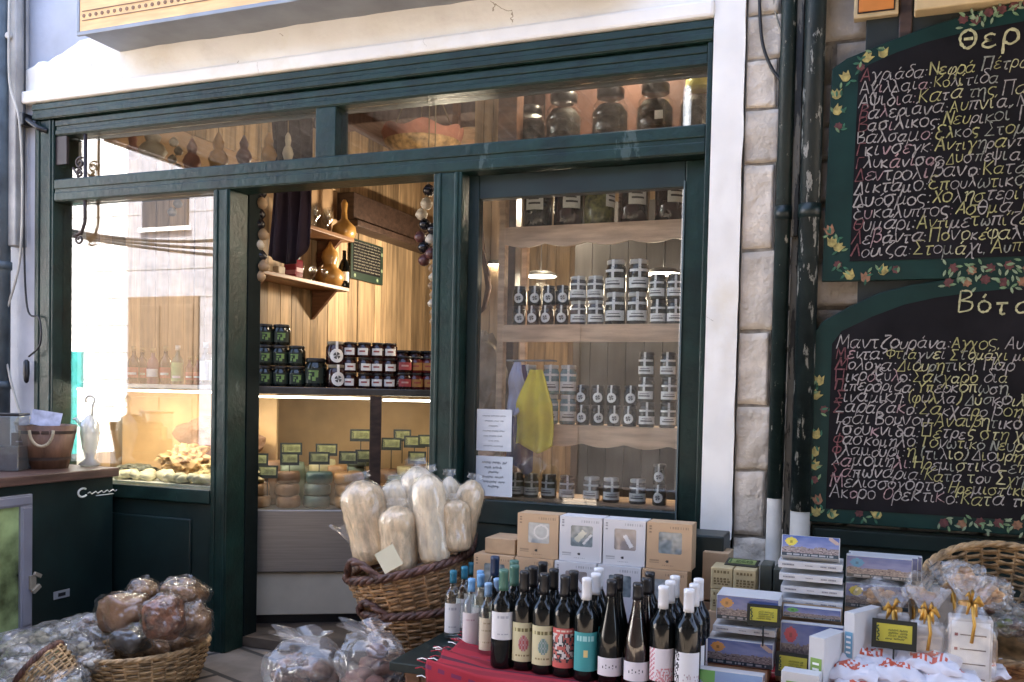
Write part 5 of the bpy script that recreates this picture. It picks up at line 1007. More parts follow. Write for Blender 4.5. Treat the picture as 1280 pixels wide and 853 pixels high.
def sweet(px0, px1, py0, py1, y, d, lab, art, rz=0, tilt=0, grp='picture boxes of sweets', nm='sweets_box', face='front', res=(44, 24), bot=None):
    a, c = at(px0, py0, y=y), at(px1, py1, y=y); wd, h = abs(c.x - a.x), a.z - c.z; z0 = c.z
    t = thing(nm, lab, 'box', ((a.x + c.x) / 2, y, z0), rz, grp); rx = Matrix.Rotation(tilt, 3, 'X'); W_ = dict(world=False)
    b = MB(); b.obox(rx @ Vector((0, d / 2 + .0006, h / 2)), (wd, d, h), rx); b.build('carton', side_m, t, .0012, False)
    if art:
        b = MB(); b.grid(lambda u, v: rx @ Vector((-wd / 2 + wd * (.012 + .976 * u), -.0003, h * (.02 + .96 * v))), res[0], res[1], 0, False, art); b.build('picture', sky_p, t, world=False)
    else:
        b = MB()
        for (u0, u1, v0, v1) in ((.06, .24, .42, .62), (.42, .52, .46, .58), (.66, .74, .40, .60), (.78, .90, .40, .60)):
            u = u0
            while u < u1: b.obox(rx @ Vector((-wd / 2 + wd * (u + .012), -.0002, h * (v0 + v1) / 2)), (wd * .018, .001, h * (v1 - v0)), rx); u += .024
        b.build('side_print', M('side_ink', (.22, .22, .24), .6) if 'side_ink' not in MAT else MAT['side_ink'], t, world=False)
    return t
ORG, YEL, RED, GRN, CYA = (.55, .24, .05), (.62, .50, .05), (.50, .06, .08), (.10, .36, .10), (.06, .28, .45)
def support(x0, x1, y0, y1, z1, lab): m_ = MB(); m_.box(x0, y0, TZ + .0085, x1, y1, z1); tag(m_.build('carton', kraft, None, .002), lab, 'box')
sweet(868, 952, 836, 893, -.93, .06, 'picture box with a green corner at the front edge beside the last wine bottle', lambda u, v: (.10, .34, .08) if (u < .3 and v > .62 - .5 * u + .12 * math.sin(u * 20)) else clampc((.10 + .1 * v, .16 + .16 * v, .40 + .1 * v)), .0, -.12)
support(-.432, -.255, -.775, -.64, .452, 'plain brown carton under the lower orange sun box')
sweet(884, 966, 797, 838, -.78, .13, 'picture box with an orange sun and dark town, lower one in its stack', town(3, ORG, corner=True), .0)
sweet(891, 969, 781, 797.5, -.775, .12, 'white box side between the two orange sun boxes', None)
sweet(896, 973, 743, 781.5, -.77, .12, 'picture box with an orange sun behind a price sign, upper one in its stack', town(5, ORG))
for k in range(4): sweet(974 + (k % 2) * 2 - (k == 3) * 3, 1053 + (k % 2) * 1 - (k == 3) * 1, 747.3 - 15.6 * k, 762.6 - 15.6 * k, -.66 + .004 * (k % 2), .13, f'white box side, {ORD[k]} from the bottom of the tall stack beside the pipes', None)
sweet(977, 1049, 667, 700.2, -.655, .035, 'picture box with a yellow oval leaning back on top of the tall stack', town(11, YEL, corner=True), 0, -.42)
support(-.24, -.055, -.66, -.53, .6355, 'plain carton under the tall stack of white boxes')
sweet(979, 1051, 757, 778, -.70, .03, 'picture box with reddish town standing under the tall white stack', town(7, GRN))
sweet(976, 1053, 777, 835, -.735, .028, 'picture box with a red sun standing before the tall stack', town(8, RED))
support(-.238, -.05, -.69, -.665, .52, 'thin brown carton behind the red sun box')
sweet(1061, 1152, 690, 727, -.52, .03, 'pale edged picture box standing furthest back by the panelling', town(21, None)); sweet(1063, 1147, 692, 727, -.555, .03, 'blue picture box second from the back by the panelling', town(22, CYA))
sweet(1058, 1140, 694, 728, -.60, .04, 'blue picture box with a cyan sun standing over the yellow sun box', town(13, CYA)); sweet(1057, 1136, 728, 766, -.605, .12, 'blue picture box with a yellow sun beside the tall white stack', town(14, YEL))
support(-.05, .13, -.60, -.47, .627, 'plain carton under the blue picture boxes')
def upright(px, py0, py1, y, wd, ln, rz, m_label, lab, z0=None):
    a, c = at(px, py0, y=y), at(px, py1, y=y); h = a.z - c.z; t = thing('slim_box', lab, 'box', (a.x, y, c.z), rz, 'slim white boxes on edge')
    b = MB(); b.box(-wd / 2, .0006, 0, wd / 2, ln, h); b.build('carton', side_m, t, .0012, False)
    b = MB(); b.box(-wd * .36, -.0006, h * .12, wd * .36, .0002, h * .62); b.build('label', m_label, t, 0, False); b = MB()
    for k in range(4): b.box(-wd * .22, -.0014, h * (.2 + .1 * k), wd * .2, -.0007, h * (.24 + .1 * k))
    b.build('writing', lab_white, t, 0, False)
upright(1021, 797, 866, -.88, .045, .13, -.40, M('slim_green', (.20, .34, .07), .5), 'slim white box with a green label standing by the lower price sign'); upright(1062, 766, 830, -.79, .032, .15, -.50, M('slim_blue', (.16, .36, .50), .5), 'slim white box with a blue emblem standing by the dark framed price sign')
upright(1000, 842, 872, -.945, .10, .05, -.1, MAT['slim_green'], 'low white box with a green label at the front edge')
sg_face = M('price_yellow', (.52, .46, .05), .55, var=.1); sg_ink = M('price_ink', (.05, .10, .04), .6)
for px, py1, y, wd, h, rz, tl, lab in ((954, 783, -.80, .095, .062, .05, -.15, 'yellow price sign with a green frame in front of the upper orange sun box'), (990, 848, -.78, .10, .072, -.1, -.2, 'yellow price sign with a green frame low before the red sun box'), (1117, 812, -.76, .118, .082, -.05, -.12, 'largest yellow price sign standing among the white pouches')):
    q = at(px, py1, y=y); card_obj('price_sign', q, wd, h, rz, lab, 'yellow price signs on the table', tl, .06 if q.z > .47 else .02, sg_face, sg_ink, int(px), 4, 'price sign').name
q = at(1180, 752, y=-.56); card_obj('price_sign', q, .085, .055, -.3, 'yellow price sign half sunk between the cellophane bags', 'yellow price signs on the table', -.7, .09, sg_face, sg_ink, 5, 4, 'price sign')
# soap blocks
soap_m = M('soap_block', (.46, .37, .20), .6, var=.1, scale=12); soap_ink = M('soap_ink', (.17, .12, .05), .7)
def soap(x0, x1, z0, z1, y, lab, d=.10):
    t = thing('soap_block', lab, 'soap', ((x0 + x1) / 2, y, z0), 0, 'olive soap blocks'); wd, h = x1 - x0, z1 - z0
    b = MB(); b.box(-wd / 2, 0, 0, wd / 2, d, h); b.build('block', soap_m, t, .003, False); b = MB(); r2 = random.Random(int(x0 * 1e4))
    for zc, hh in ((.80, .12), (.48, .09), (.36, .09), (.24, .06)):
        x = -wd * .36
        while x < wd * .34: l = r2.uniform(.004, .010); b.box(x, -.0012, h * zc - h * hh / 2, x + l, -.0002, h * zc + h * hh / 2); x += l + .004
    b.build('lettering', soap_ink, t, 0, False)
for k, z in enumerate((.56, .632)):
    soap(-.461, -.392, z + .001, z + .071, -.55, ('lower', 'upper')[k] + ' olive soap block in the stack nearer the gift boxes'); soap(-.389, -.318, z + .001, z + .071, -.556, ('lower', 'upper')[k] + ' olive soap block in the stack nearer the drainpipe')
support(-.465, -.315, -.555, -.44, .5605, 'brown carton under the olive soap blocks')
for i, x in enumerate((-.312, -.27)):
    m = MB(); m.box(x, -.50, .56, x + .038, -.40, .715 - .01 * i); tag(m.build('slim_tin', M('dark_tin', (.05, .06, .05), .4) if 'dark_tin' not in MAT else MAT['dark_tin'], None, .003), ('dark green tin beside the soap blocks', 'dark green tin in front of the thick drainpipe')[i], 'tin')
support(-.313, -.23, -.505, -.395, .559, 'brown carton under the dark green tins')
t = card_obj('price_sign', Vector((-.375, -.50, .706)), .105, .06, -.1, 'green framed sign lying flat on the olive soap blocks', 'yellow price signs on the table', -1.35, 0, M('olive_sign', (.20, .26, .08), .5), sg_ink, 8, 4, 'price sign')
# cellophane gift bags with gold ribbon, pouches
gold = M('gold_ribbon', (.62, .34, .06), .3, .35)
def gift_bag(px, py0, py1, y, wd, lab, card, seed):
    a, c = at(px, py0, y=y), at(px, py1, y=y); h = a.z - c.z; z0 = TZ + .0085; t = thing('gift_bag', lab, 'gift bag', (a.x, y, z0), 0, 'cellophane gift bags'); W_ = dict(world=False)
    hb = c.z - z0 + h * .62; b = MB(); b.box(-wd * .46, -.03, 0, wd * .46, .03, hb); b.build('carton', M('pale_carton', (.60, .56, .52), .6, var=.06) if 'pale_carton' not in MAT else MAT['pale_carton'], t, .006, False)
    ht = a.z - z0; b = MB()
    def sk(u, v):
        an = u * 2 * PI; z = ht * 1.12 * v; k = 1 if v < .62 else (1 - (v - .62) / .18 * .62 if v < .80 else .38 + (v - .8) / .2 * .65)
        n_ = 1 + .10 * noise.noise(Vector((math.cos(an) * 2, math.sin(an) * 2 + seed, v * 7))) + (.5 * math.sin(an * 6 + seed) * max(0, v - .78))
        return (wd * .56 * k * n_ * math.copysign(abs(math.cos(an)) ** .5, math.cos(an)), .048 * k * n_ * math.copysign(abs(math.sin(an)) ** .5, math.sin(an)), z)
    b.grid(sk, 90, 36, smooth=True); b.build('cellophane', cello, t, world=False)
    b = MB(); zt = ht * .90; b.lathe([(wd * .26, -.006), (wd * .27, 0), (wd * .26, .006)], 20, 0, (0, 0, zt), sy=.5, caps=False); r2 = random.Random(seed)
    for i in range(7):
        a_ = r2.uniform(0, 6.3); L_ = r2.uniform(.012, .024); b.tube([(0, -wd * .12, zt), (math.cos(a_) * L_ * .7, -wd * .2 - .012, zt + .02 + math.sin(a_) * .02), (math.cos(a_) * L_ * 1.3, -wd * .2 - .008, zt + math.sin(a_) * .035)], [.004, .009, .004], 6, flat=.4)
    b.tube([(0, -.045, zt), (.006, -.052, zt - .05), (.0, -.052, zt - .10)], .0045, 4, flat=.3); b.build('ribbon', gold, t, world=False)
    if card:
        b = MB(); b.box(-wd * .40, -.0335, .02, wd * .40, -.0312, hb * .96); b.build('card', lab_white, t, 0, False); b = MB()
        for i in range(5): z = hb * (.82 - .155 * i); b.box(-wd * .34, -.035, z - .004, -wd * .27, -.034, z + .004, 1); b.box(-wd * .22, -.035, z - .0016, wd * .32, -.034, z + .0016)
        b.build('writing', [M('card_line', (.16, .13, .12), .7), MAT['red_print']], t, 0, False)
    return t
gift_bag(1116, 750, 794, -.66, .10, 'cellophane gift bag with a plain pale box behind the largest price sign', False, 1); gift_bag(1160, 752, 822, -.70, .095, 'cellophane gift bag with a long gold ribbon between its neighbours', False, 2); gift_bag(1214, 740, 820, -.71, .12, 'cellophane gift bag with a white card of red dotted lines', True, 3)
gift_bag(1140, 730, 756, -.52, .12, 'crumpled cellophane gift bag half hidden behind the yellow sign', False, 4); gift_bag(1190, 722, 756, -.54, .12, 'cellophane gift bag in front of the round wicker basket', False, 6)
pouch_m = printed('pouch_print', .4, .1)
def pouch(px, py, z, r, rz, lab, seed):
    q = at(px, py, z=z); b = MB(); n = 26
    def side(sgn):
        def fn(u, v):
            x, y_ = (u - .5) * 2, (v - .5) * 2; e = max(0, 1 - x * x) ** .4 * max(0, 1 - y_ * y_) ** .4
            return (x * r[0] * (1 + .05 * math.sin(v * 9 + seed)), y_ * r[1] * (1 + .06 * math.sin(u * 8 + seed)), sgn * e * r[2] * (1 + .5 * noise.noise(Vector((x * 2.2, y_ * 2.2, seed)))) + .012 * noise.noise(Vector((x * 3, y_ * 3, seed * 2))))
        return fn
    def col(u, v):
        d_ = ((u - .5) / .30) ** 2 + ((v - .45) / .20) ** 2
        if d_ < 1 and noise.noise(Vector((u * 26, v * 13, seed))) > -.12: return (.56, .10, .05)
        if abs(v - .82) < .03 and .25 < u < .75 and math.sin(u * 70) > 0: return (.25, .25, .33)
        return (.66, .65, .70)
    b.grid(side(1), n, n, 0, True, col); b.grid(lambda u, v: side(-1)(1 - u, v), n, n, 0, True, lambda u, v: (.62, .61, .66)); o_ = b.build('paper_pouch', pouch_m); o_.location = q; o_.rotation_euler = (.30 + .1 * math.sin(seed), .12 * math.sin(seed * 3), rz); return tag(o_, lab, 'pouch', 'white paper pouches heaped on the table')
PW = 'white pouch with orange red print, '
pouch(1082, 820, .52, (.085, .055, .022), .1, PW + 'below the slim blue box', 1); pouch(1160, 826, .525, (.085, .055, .022), -.15, PW + 'below the gold ribbon bag', 2); pouch(1222, 832, .51, (.075, .05, .02), .3, PW + 'at the end by the red cloth', 3)
pouch(1060, 838, .49, (.085, .055, .024), -.1, PW + 'at the near end by the green label box', 4); pouch(1118, 838, .495, (.085, .06, .024), .2, PW + 'topmost in the middle of the heap', 5); pouch(1180, 846, .49, (.09, .06, .024), .05, PW + 'lower right after the middle one', 6)
pouch(1085, 862, .455, (.09, .06, .024), .15, PW + 'front edge of the heap, near the green label box', 7); pouch(1150, 868, .45, (.09, .06, .024), -.2, PW + 'front edge of the heap, middle', 8); pouch(1215, 868, .45, (.085, .06, .024), .1, PW + 'front edge of the heap, towards the cloth end', 9); pouch(1122, 815, .50, (.07, .045, .02), .5, PW + 'tucked under the largest price sign', 10)
for i in range(6): pouch(1080 + i * 30, 850, .415, (.08, .06, .022), .3 * i, 'white paper pouch buried in the lowest layer of the heap', 20 + i)
# ---------------------------------------------------------------- wicker baskets
def basket(name, lab, loc, prof, rows, nst, wr, mats, tilt=(0, 0, 0), rim=.014, handles=(), sx=1, sy=1, grp=None, dep=(0, 0)):
    """prof: list of (radius, height) bottom to top; real woven rows round upright stakes"""
    t = thing(name, lab, 'basket', loc, 0, grp); t.rotation_euler = tilt; W_ = dict(world=False)
    def rad(h):
        for (r0, h0), (r1, h1) in zip(prof, prof[1:]):
            if h <= h1: return r0 + (r1 - r0) * (h - h0) / (h1 - h0)
        return prof[-1][0]
    H = prof[-1][1]; b = MB(); N_ = nst * 4
    for k in range(rows):
        h = H * (k + .5) / rows; r = rad(h); ph = rnd.random() * .3
        b.tube([((r + wr * .9 * math.cos(nst * a * .5 + PI * k)) * math.cos(a + ph * 0) * sx, (r + wr * .9 * math.cos(nst * a * .5 + PI * k)) * math.sin(a) * sy, h + .0022 * noise.noise(Vector((math.cos(a) * 3, math.sin(a) * 3, k)))) for a in (2 * PI * i / N_ for i in range(N_))], lambda i: wr * (.88 + .2 * math.sin(i * 1.7 + k)), 5, 0, True)
    for s__ in range(nst):
        a = 2 * PI * (s__ + .5) / nst; b.tube([(rad(h) * math.cos(a) * sx, rad(h) * math.sin(a) * sy, h) for h in (i * H / 6 for i in range(7))], wr * .9, 5)
    b.lathe([(prof[0][0] * 1.0, .004), (.002, .004)], 28, 0, sx=sx, sy=sy, caps=False); b.build('weave', mats[0], t, world=False)
    b = MB(); r = prof[-1][0]
    for q_ in (0, PI * .66, PI * 1.33): b.tube([((r + rim * .45 * math.cos(a * 14 + q_)) * math.cos(a) * sx, (r + rim * .45 * math.cos(a * 14 + q_)) * math.sin(a) * sy, H + rim * .5 + rim * .45 * math.sin(a * 14 + q_)) for a in (2 * PI * i / 150 for i in range(150))], rim * .62, 6, 0, True)
    b.build('rim', mats[1], t, world=False)
    for a0, wd, hh, out in handles:
        b = MB()
        for q_ in (0, PI):
            pts = []
            for i in range(15):
                f = i / 14; a = a0 + (f - .5) * wd; up = math.sin(f * PI) * hh; ro = r + out * math.sin(f * PI) + .006 * math.cos(f * 16 + q_); pts.append((ro * math.cos(a) * sx, ro * math.sin(a) * sy, H + up + .006 * math.sin(f * 16 + q_)))
            b.tube(pts, rim * .62, 7)
        b.build('handle', mats[1], t, world=False)
    return t
BX, BY = -1.555, -.42
m = MB()
for k in range(3): m.box(BX - .19, BY - .17, .02 + k * .065, BX + .16, BY - .155, .07 + k * .065); m.box(BX - .19, BY + .155, .02 + k * .065, BX + .16, BY + .17, .07 + k * .065)
m.box(BX - .19, BY - .153, .19, BX + .16, BY + .153, .205); m.box(BX - .205, BY - .16, .0, BX - .192, BY + .16, .204); m.box(BX + .162, BY - .16, .0, BX + .175, BY + .16, .204)
tag(m.build('low_crate', wood_dk, None, .003), 'low dark slatted crate carrying the two nested wicker baskets', 'crate')
bprof = [(.155, 0), (.175, .06), (.20, .16), (.222, .235)]
basket('wicker_basket', 'lower wicker basket of the nested pair, with a dark rim and looped handle', (BX, BY, .207), bprof, 17, 26, .0068, (wicker, wicker_dk), (R(3), R(-6), 0), .016, ((-2.0, .8, .06, .02), (.7, .75, .06, .03)), 1.0, .95, 'nested wicker baskets')
basket('wicker_basket', 'upper wicker basket of the nested pair, tilted and full of loofahs', (BX - .006, BY, .357), [(.17, 0), (.19, .06), (.218, .16), (.242, .24)], 17, 28, .0068, (wicker, wicker_dk), (R(4), R(-13), .1), .017, ((-2.05, .80, .085, .015), (.6, .75, .06, .03)), 1.0, .95, 'nested wicker baskets')
cello2 = clear('loofah_film', (.99, .985, .975), 1.0, .01, .13, .45, 12, milky=.05)
lo_m = M('loofah_fibre', (.84, .64, .39), .8, var=.14, scale=22, bump=.9, bscale=110, stretch=(3, 3, 1)); lo_w = M('pale_loofah', (.87, .73, .51), .75, var=.11, scale=22, bump=.8, bscale=110, stretch=(3, 3, 1))
def loofah(px0, py0, px1, py1, y0, y1, wpx, lab, mi, seed):
    """a ribbed sponge from its foot (pixel 0) to its tip (pixel 1), inside clear film"""
    a, c = at(px0, py0, y=y0), at(px1, py1, y=y1); ax = c - a; L_ = ax.length; r = wpx / 2 / 334.0; rot = ax.to_track_quat('Z', 'Y')
    t = thing('loofah', lab, 'loofah', a, 0, 'wrapped loofahs in the wicker basket'); t.rotation_mode = 'QUATERNION'; t.rotation_quaternion = rot
    prof = [(.50, 0), (.86, .05), (.95, .18), (.93, .38), (.97, .58), (1.0, .76), (.92, .86), (.62, .94), (.16, 1.0)]; r *= .94; L_ *= 1.07
    fn = lambda an, z: 1 + .13 * (abs(math.cos(an * 3 + seed + z * 1.5)) ** .55 * 2 - 1.5) + .05 * noise.noise(Vector((math.cos(an) * 2, math.sin(an) * 2, z * 16 + seed))) + .035 * noise.noise(Vector((math.cos(an) * 6, math.sin(an) * 6, z * 45 + seed)))
    pr = [];  n = 26
    for i in range(n + 1):
        h = i / n
        for (r0, h0), (r1, h1) in zip(prof, prof[1:]):
            if h0 <= h <= h1 + 1e-9: k = (h - h0) / (h1 - h0); k = k * k * (3 - 2 * k); pr.append(((r0 + (r1 - r0) * k) * r, h * L_)); break
    b = MB(); b.lathe(pr, 42, fn=fn); b.build('sponge', (lo_m, lo_w)[mi], t, world=False)
    b = MB(); b.lathe([(p_[0] * 1.05 + .004, p_[1] * 1.01) for p_ in pr] + [(r * .62, L_ * 1.03), (r * .50, L_ * 1.07), (r * .62, L_ * 1.10)], 44, caps=False, fn=lambda an, z: 1 + .03 * math.sin(an * 9 + z * 12 + seed) + (.12 * math.sin(an * 5 + seed) if z > L_ * .97 else 0) + .07 * noise.noise(Vector((math.cos(an) * 3, math.sin(an) * 3, z * 22 + seed))), smooth=True); b.build('wrapper', cello2, t, world=False)
for i, (x0, y0, x1, y1, ya_, yb_, w_, mi, lab) in enumerate((
    (470, 705, 450, 608, -.52, -.52, 56, 0, 'plump wrapped loofah nearest the looped handle'), (503, 690, 494, 606, -.44, -.40, 46, 1, 'wrapped loofah standing behind the ribbed one with the card'), (500, 715, 497, 638, -.58, -.58, 46, 0, 'short ribbed loofah behind the white price card'),
    (530, 690, 521, 590, -.40, -.36, 48, 1, 'tallest pale wrapped loofah at the back'), (545, 705, 534, 600, -.54, -.52, 44, 1, 'long pale loofah leaning forward in the middle'), (562, 690, 562, 602, -.38, -.34, 30, 1, 'narrow wrapped loofah at the back towards the window'),
    (570, 690, 566, 628, -.50, -.48, 42, 0, 'short flat topped brownish loofah'), (574, 685, 591, 606, -.44, -.40, 34, 0, 'loofah leaning outwards over the basket edge towards the boxes'))): loofah(x0, y0, x1, y1, ya_, yb_, w_, lab, mi, i * 1.7)
b = MB(); a, c, d_, e_ = at(440, 690, y=-.56), at(414, 658, y=-.58), at(432, 655, y=-.50), at(452, 680, y=-.50); b.grid(lambda u, v: (a.lerp(c, v)).lerp(e_.lerp(d_, v), u) + Vector((0, .02 * math.sin(u * 5 + v * 4), .008 * math.sin(u * 9))), 14, 14, smooth=True); o_ = b.build('film_flap', film); s_ = o_.modifiers.new('thickness', 'SOLIDIFY'); s_.thickness = .001; tag(o_, 'loose flap of clear film sticking out beside the looped handle', 'plastic film')
q = at(486, 699, y=-.735); t = thing('price_tag', 'blank cream price card tilted on the upper basket rim', 'price card', q, .1); b = MB(); b.obox((0, 0, 0), (.078, .003, .078), Matrix.Rotation(R(-32), 3, 'Y')); b.build('card', M('cream_tag', (.66, .63, .47), .6, var=.04), t, 0, False); b = MB(); b.tube([(0, 0, .035), (.0, .02, .05), (-.01, .05, .05)], .0015, 5); b.build('string', MAT['twine'], t, world=False)
# bread basket on the paving
QX, QY = -2.80, -.52
basket('wicker_basket', 'low light wicker basket of dark loaves on the paving below the window', (QX, QY, .004), [(.20, 0), (.225, .05), (.245, .11), (.255, .145)], 13, 30, .0058, (wicker_lt, wicker_lt), (0, R(-5), 0), .011)
film_b = clear('bread_film', (.99, .98, .965), 1.25, .015, .10, .9, 16, milky=.012); loafm = [M('pale_brown_loaf', (.22, .11, .048), .7, var=.25, scale=8, bump=.5, bscale=30), M('nutty_loaf', (.19, .07, .03), .6, var=.5, scale=26, bump=1, bscale=60), M('grey_brown_loaf', (.22, .12, .055), .7, var=.5, scale=18, bump=1, bscale=50), M('black_loaf', (.02, .017, .015), .5, var=.4)]
def loaf(px, py, y, r, mi, lab, seed, grp='wrapped loaves'):
    q = at(px, py, y=y); t = thing('wrapped_loaf', lab, 'bread', q, 0, grp); b = MB(); b.blob((0, 0, 0), r, .30, 1.5, 0, seed, 4, .85, None, .10); b.s = [True] * len(b.s); b.build('loaf', loafm[mi], t, world=False)
    b = MB(); b.blob((0, 0, 0), tuple(x * 1.08 + .004 for x in r), .30, 1.5, 0, seed, 5, .85, None, .16); b.s = [True] * len(b.s); b.blob((r[0] * .5, -r[1] * .2, r[2] * 1.0), (.03, .02, .03), .5, 3, 0, seed, 2, None, None, .3); b.build('wrapper', film_b, t, world=False)
loaf(155, 768, -.56, (.098, .09, .085), 0, 'pale brown loaf in film at the near side of the light basket', 1); loaf(178, 740, -.40, (.06, .06, .05), 2, 'small loaf in film at the back of the light basket', 2); loaf(206, 772, -.64, (.082, .08, .085), 1, 'nutty dark red loaf in film at the front of the light basket', 3); loaf(228, 744, -.42, (.10, .09, .065), 2, 'large grey brown loaf in film crowning the light basket', 4); loaf(243, 776, -.52, (.062, .06, .07), 2, 'loaf in film against the far rim of the light basket', 5); loaf(163, 800, -.66, (.08, .06, .05), 3, 'almost black loaf in film low in the light basket', 6)
for i, (px, py, y) in enumerate(((200, 812, -.5), (170, 812, -.44), (232, 806, -.44))): loaf(px, py, y, (.08, .08, .055), 2, ('loaf in film buried at the middle of the light basket', 'loaf in film buried at the back of the light basket', 'loaf in film buried at the far side of the light basket')[i], 7 + i)
# heap of pale plastic bags in the corner, on a low crate
def bag(px, py, y, r, lab, seed, cont, grp, fm=film, cr=.30, nm='plastic_bag', ck=.62):
    q = at(px, py, y=y) if not isinstance(px, Vector) else px; t = thing(nm, lab, 'bag', q, 0, grp); b = MB(); r2 = random.Random(seed); rot = Matrix.Rotation(r2.uniform(-.4, .4), 3, 'Y') @ Matrix.Rotation(r2.random() * 6, 3, 'Z') if cr > .2 and nm == 'plastic_bag' else None
    b.blob((0, 0, 0), r, .40, 1.3, 0, seed, 5, None, rot, cr * .42); b.s = [True] * len(b.s); b.build('film', fm, t, world=False)
    b = MB(); r2 = random.Random(seed + 5)
    for i in range(16):
        d = Vector((r2.gauss(0, .45), r2.gauss(0, .45), r2.gauss(-.2, .4)));  d = d.normalized() * min(d.length, .75)
        p_ = Vector((d.x * r[0] * ck, d.y * r[1] * ck, d.z * r[2] * ck)); s_ = min(r) * r2.uniform(.30, .50); b.blob(rot @ p_ if rot else p_, (s_, s_ * .8, s_ * .7), .3, 2, 0, i + seed, 2)
    b.build('contents', cont, t, world=False)
    if nm == 'goods_bag':
        b = MB(); sx_ = -1 if seed % 2 else 1
        b.grid(lambda u, v: (sx_ * (-.25 + .5 * v) * r[0] * .9 + r[0] * (.16 + .55 * v * v) * math.cos(u * 2 * PI) * (1 + .22 * math.sin(u * 7 * PI * 2) * v), r[1] * (.16 + .45 * v * v) * math.sin(u * 2 * PI) * (1 + .22 * math.sin(u * 6 * PI * 2) * v), r[2] * (.78 + .34 * v) + .012 * math.sin(u * 31) * v), 80, 10, smooth=True); b.build('tied_top', fm, t, world=False)
    return t
herb = [M('dried_herb', (.30, .27, .19), .8, var=.4, scale=30, bump=.6), M('dried_pale', (.42, .38, .30), .8, var=.3, scale=30, bump=.6), M('dried_brown', (.16, .085, .055), .8, var=.4, scale=30, bump=.6), M('dried_green', (.22, .25, .10), .8, var=.3, scale=30)]
m = MB(); m.box(-3.42, -1.25, .0, -2.96, -.56, .05); tag(m.build('low_platform', wood_dk, None, .004), 'low dark platform under the heap of plastic bags in the corner', 'platform')
BG = [(18, 803, -.72, .09, 1), (52, 796, -.66, .10, 0), (88, 788, -.60, .085, 1), (112, 778, -.56, .07, 2), (30, 828, -.82, .10, 1), (72, 822, -.78, .095, 3), (104, 806, -.70, .08, 0), (8, 852, -.92, .10, 0), (48, 852, -.90, .10, 1), (86, 850, -.86, .09, 0), (66, 838, -.84, .08, 1), (22, 815, -.66, .09, 2), (128, 786, -.58, .06, 1), (118, 824, -.76, .06, 1)]
BL = ('against the aluminium door', 'below the latch of the cabinet', 'below the small plate on the cabinet', 'touching the pale brown loaf', 'in the middle row near the aluminium door', 'with greenish contents', 'beside the bread basket, upper', 'at the lowest corner', 'at the lower edge near the corner', 'at the lower edge by the dark rimmed basket', 'in the centre of the heap', 'with brown contents half buried', 'lying over the bread basket rim', 'small, next to the dark rimmed basket')
for i, (px, py, y, s_, c_) in enumerate(BG): bag(px, py + 4, y, (s_ * 1.15, s_ * .9, s_ * .72), 'crumpled clear bag of dried goods ' + BL[i], 30 + i, herb[c_], 'clear bags heaped by the cabinet')
t = basket('wicker_basket', 'small basket with a dark red rim leaning against the light bread basket', (-2.93, -.84, .06), [(.085, 0), (.10, .05), (.112, .12)], 10, 18, .006, (wicker_lt, wicker_dk), (R(12), R(-52), 0), .013)
# two big clear bags before the doorway, on a low box
m = MB(); m.box(-2.0, -.90, .0, -1.48, -.60, .10); tag(m.build('low_box', wood_dk, None, .005), 'low dark box under the two big clear bags before the doorway', 'box')
bag(384, 840, -.76, (.155, .12, .125), 'big clear bag with brown dried goods before the doorway', 71, herb[2], 'big clear bags before the doorway', film, .26, 'goods_bag', .80); bag(462, 838, -.78, (.125, .11, .14), 'big glossy crinkled bag of reddish goods against the wicker baskets', 77, M('reddish_goods', (.14, .055, .04), .6, var=.4), 'big clear bags before the doorway', film, .40, 'goods_bag', .72)
# loose clear bags of orange sweets among the gift bags
osw = M('orange_sweets', (.52, .28, .09), .5, var=.4, scale=40)
for i, (px, py, y, lab) in enumerate(((1098, 742, -.60, 'crumpled clear bag of orange sweets nearest the yellow sun box'), (1150, 738, -.60, 'crumpled clear bag of orange sweets beside the half sunk sign'), (1205, 722, -.60, 'crumpled clear bag of orange sweets before the round wicker basket'), (1238, 742, -.62, 'crumpled clear bag of orange sweets at the table end'))):
    q = at(px, py, y=y); bag(q, 0, 0, (.060, .04, .045), lab, 120 + i, osw, 'clear bags of orange sweets', film, .5, 'sweets_bag', .75)
support(.05, .36, -.66, -.56, .585, 'plain carton under the loose bags of orange sweets')
# round basket with dark packets at the right
support(.24, .60, -.52, -.18, .45, 'plain carton under the round wicker basket')
t = basket('wicker_basket', 'wide round wicker basket tipped towards the viewer behind the gift bags', (.405, -.36, .535), [(.12, 0), (.19, .03), (.225, .08), (.25, .145)], 13, 30, .0062, (wicker_lt, wicker_lt), (R(34), 0, 0), .012)
for i in range(12):
    q = Vector((.33 + .055 * (i % 5) + rnd.uniform(-.02, .02), -.48 + .035 * (i // 4), .58 + .04 * (i // 4) + rnd.uniform(-.01, .015))); t = bag(q, 0, 0, (.05, .04, .032), 'small dark packet of herbs lying in the round wicker basket', 90 + i, herb[(0, 3, 2)[i % 3]], 'herb packets in the round basket', film, .35, 'herb_packet', .9)
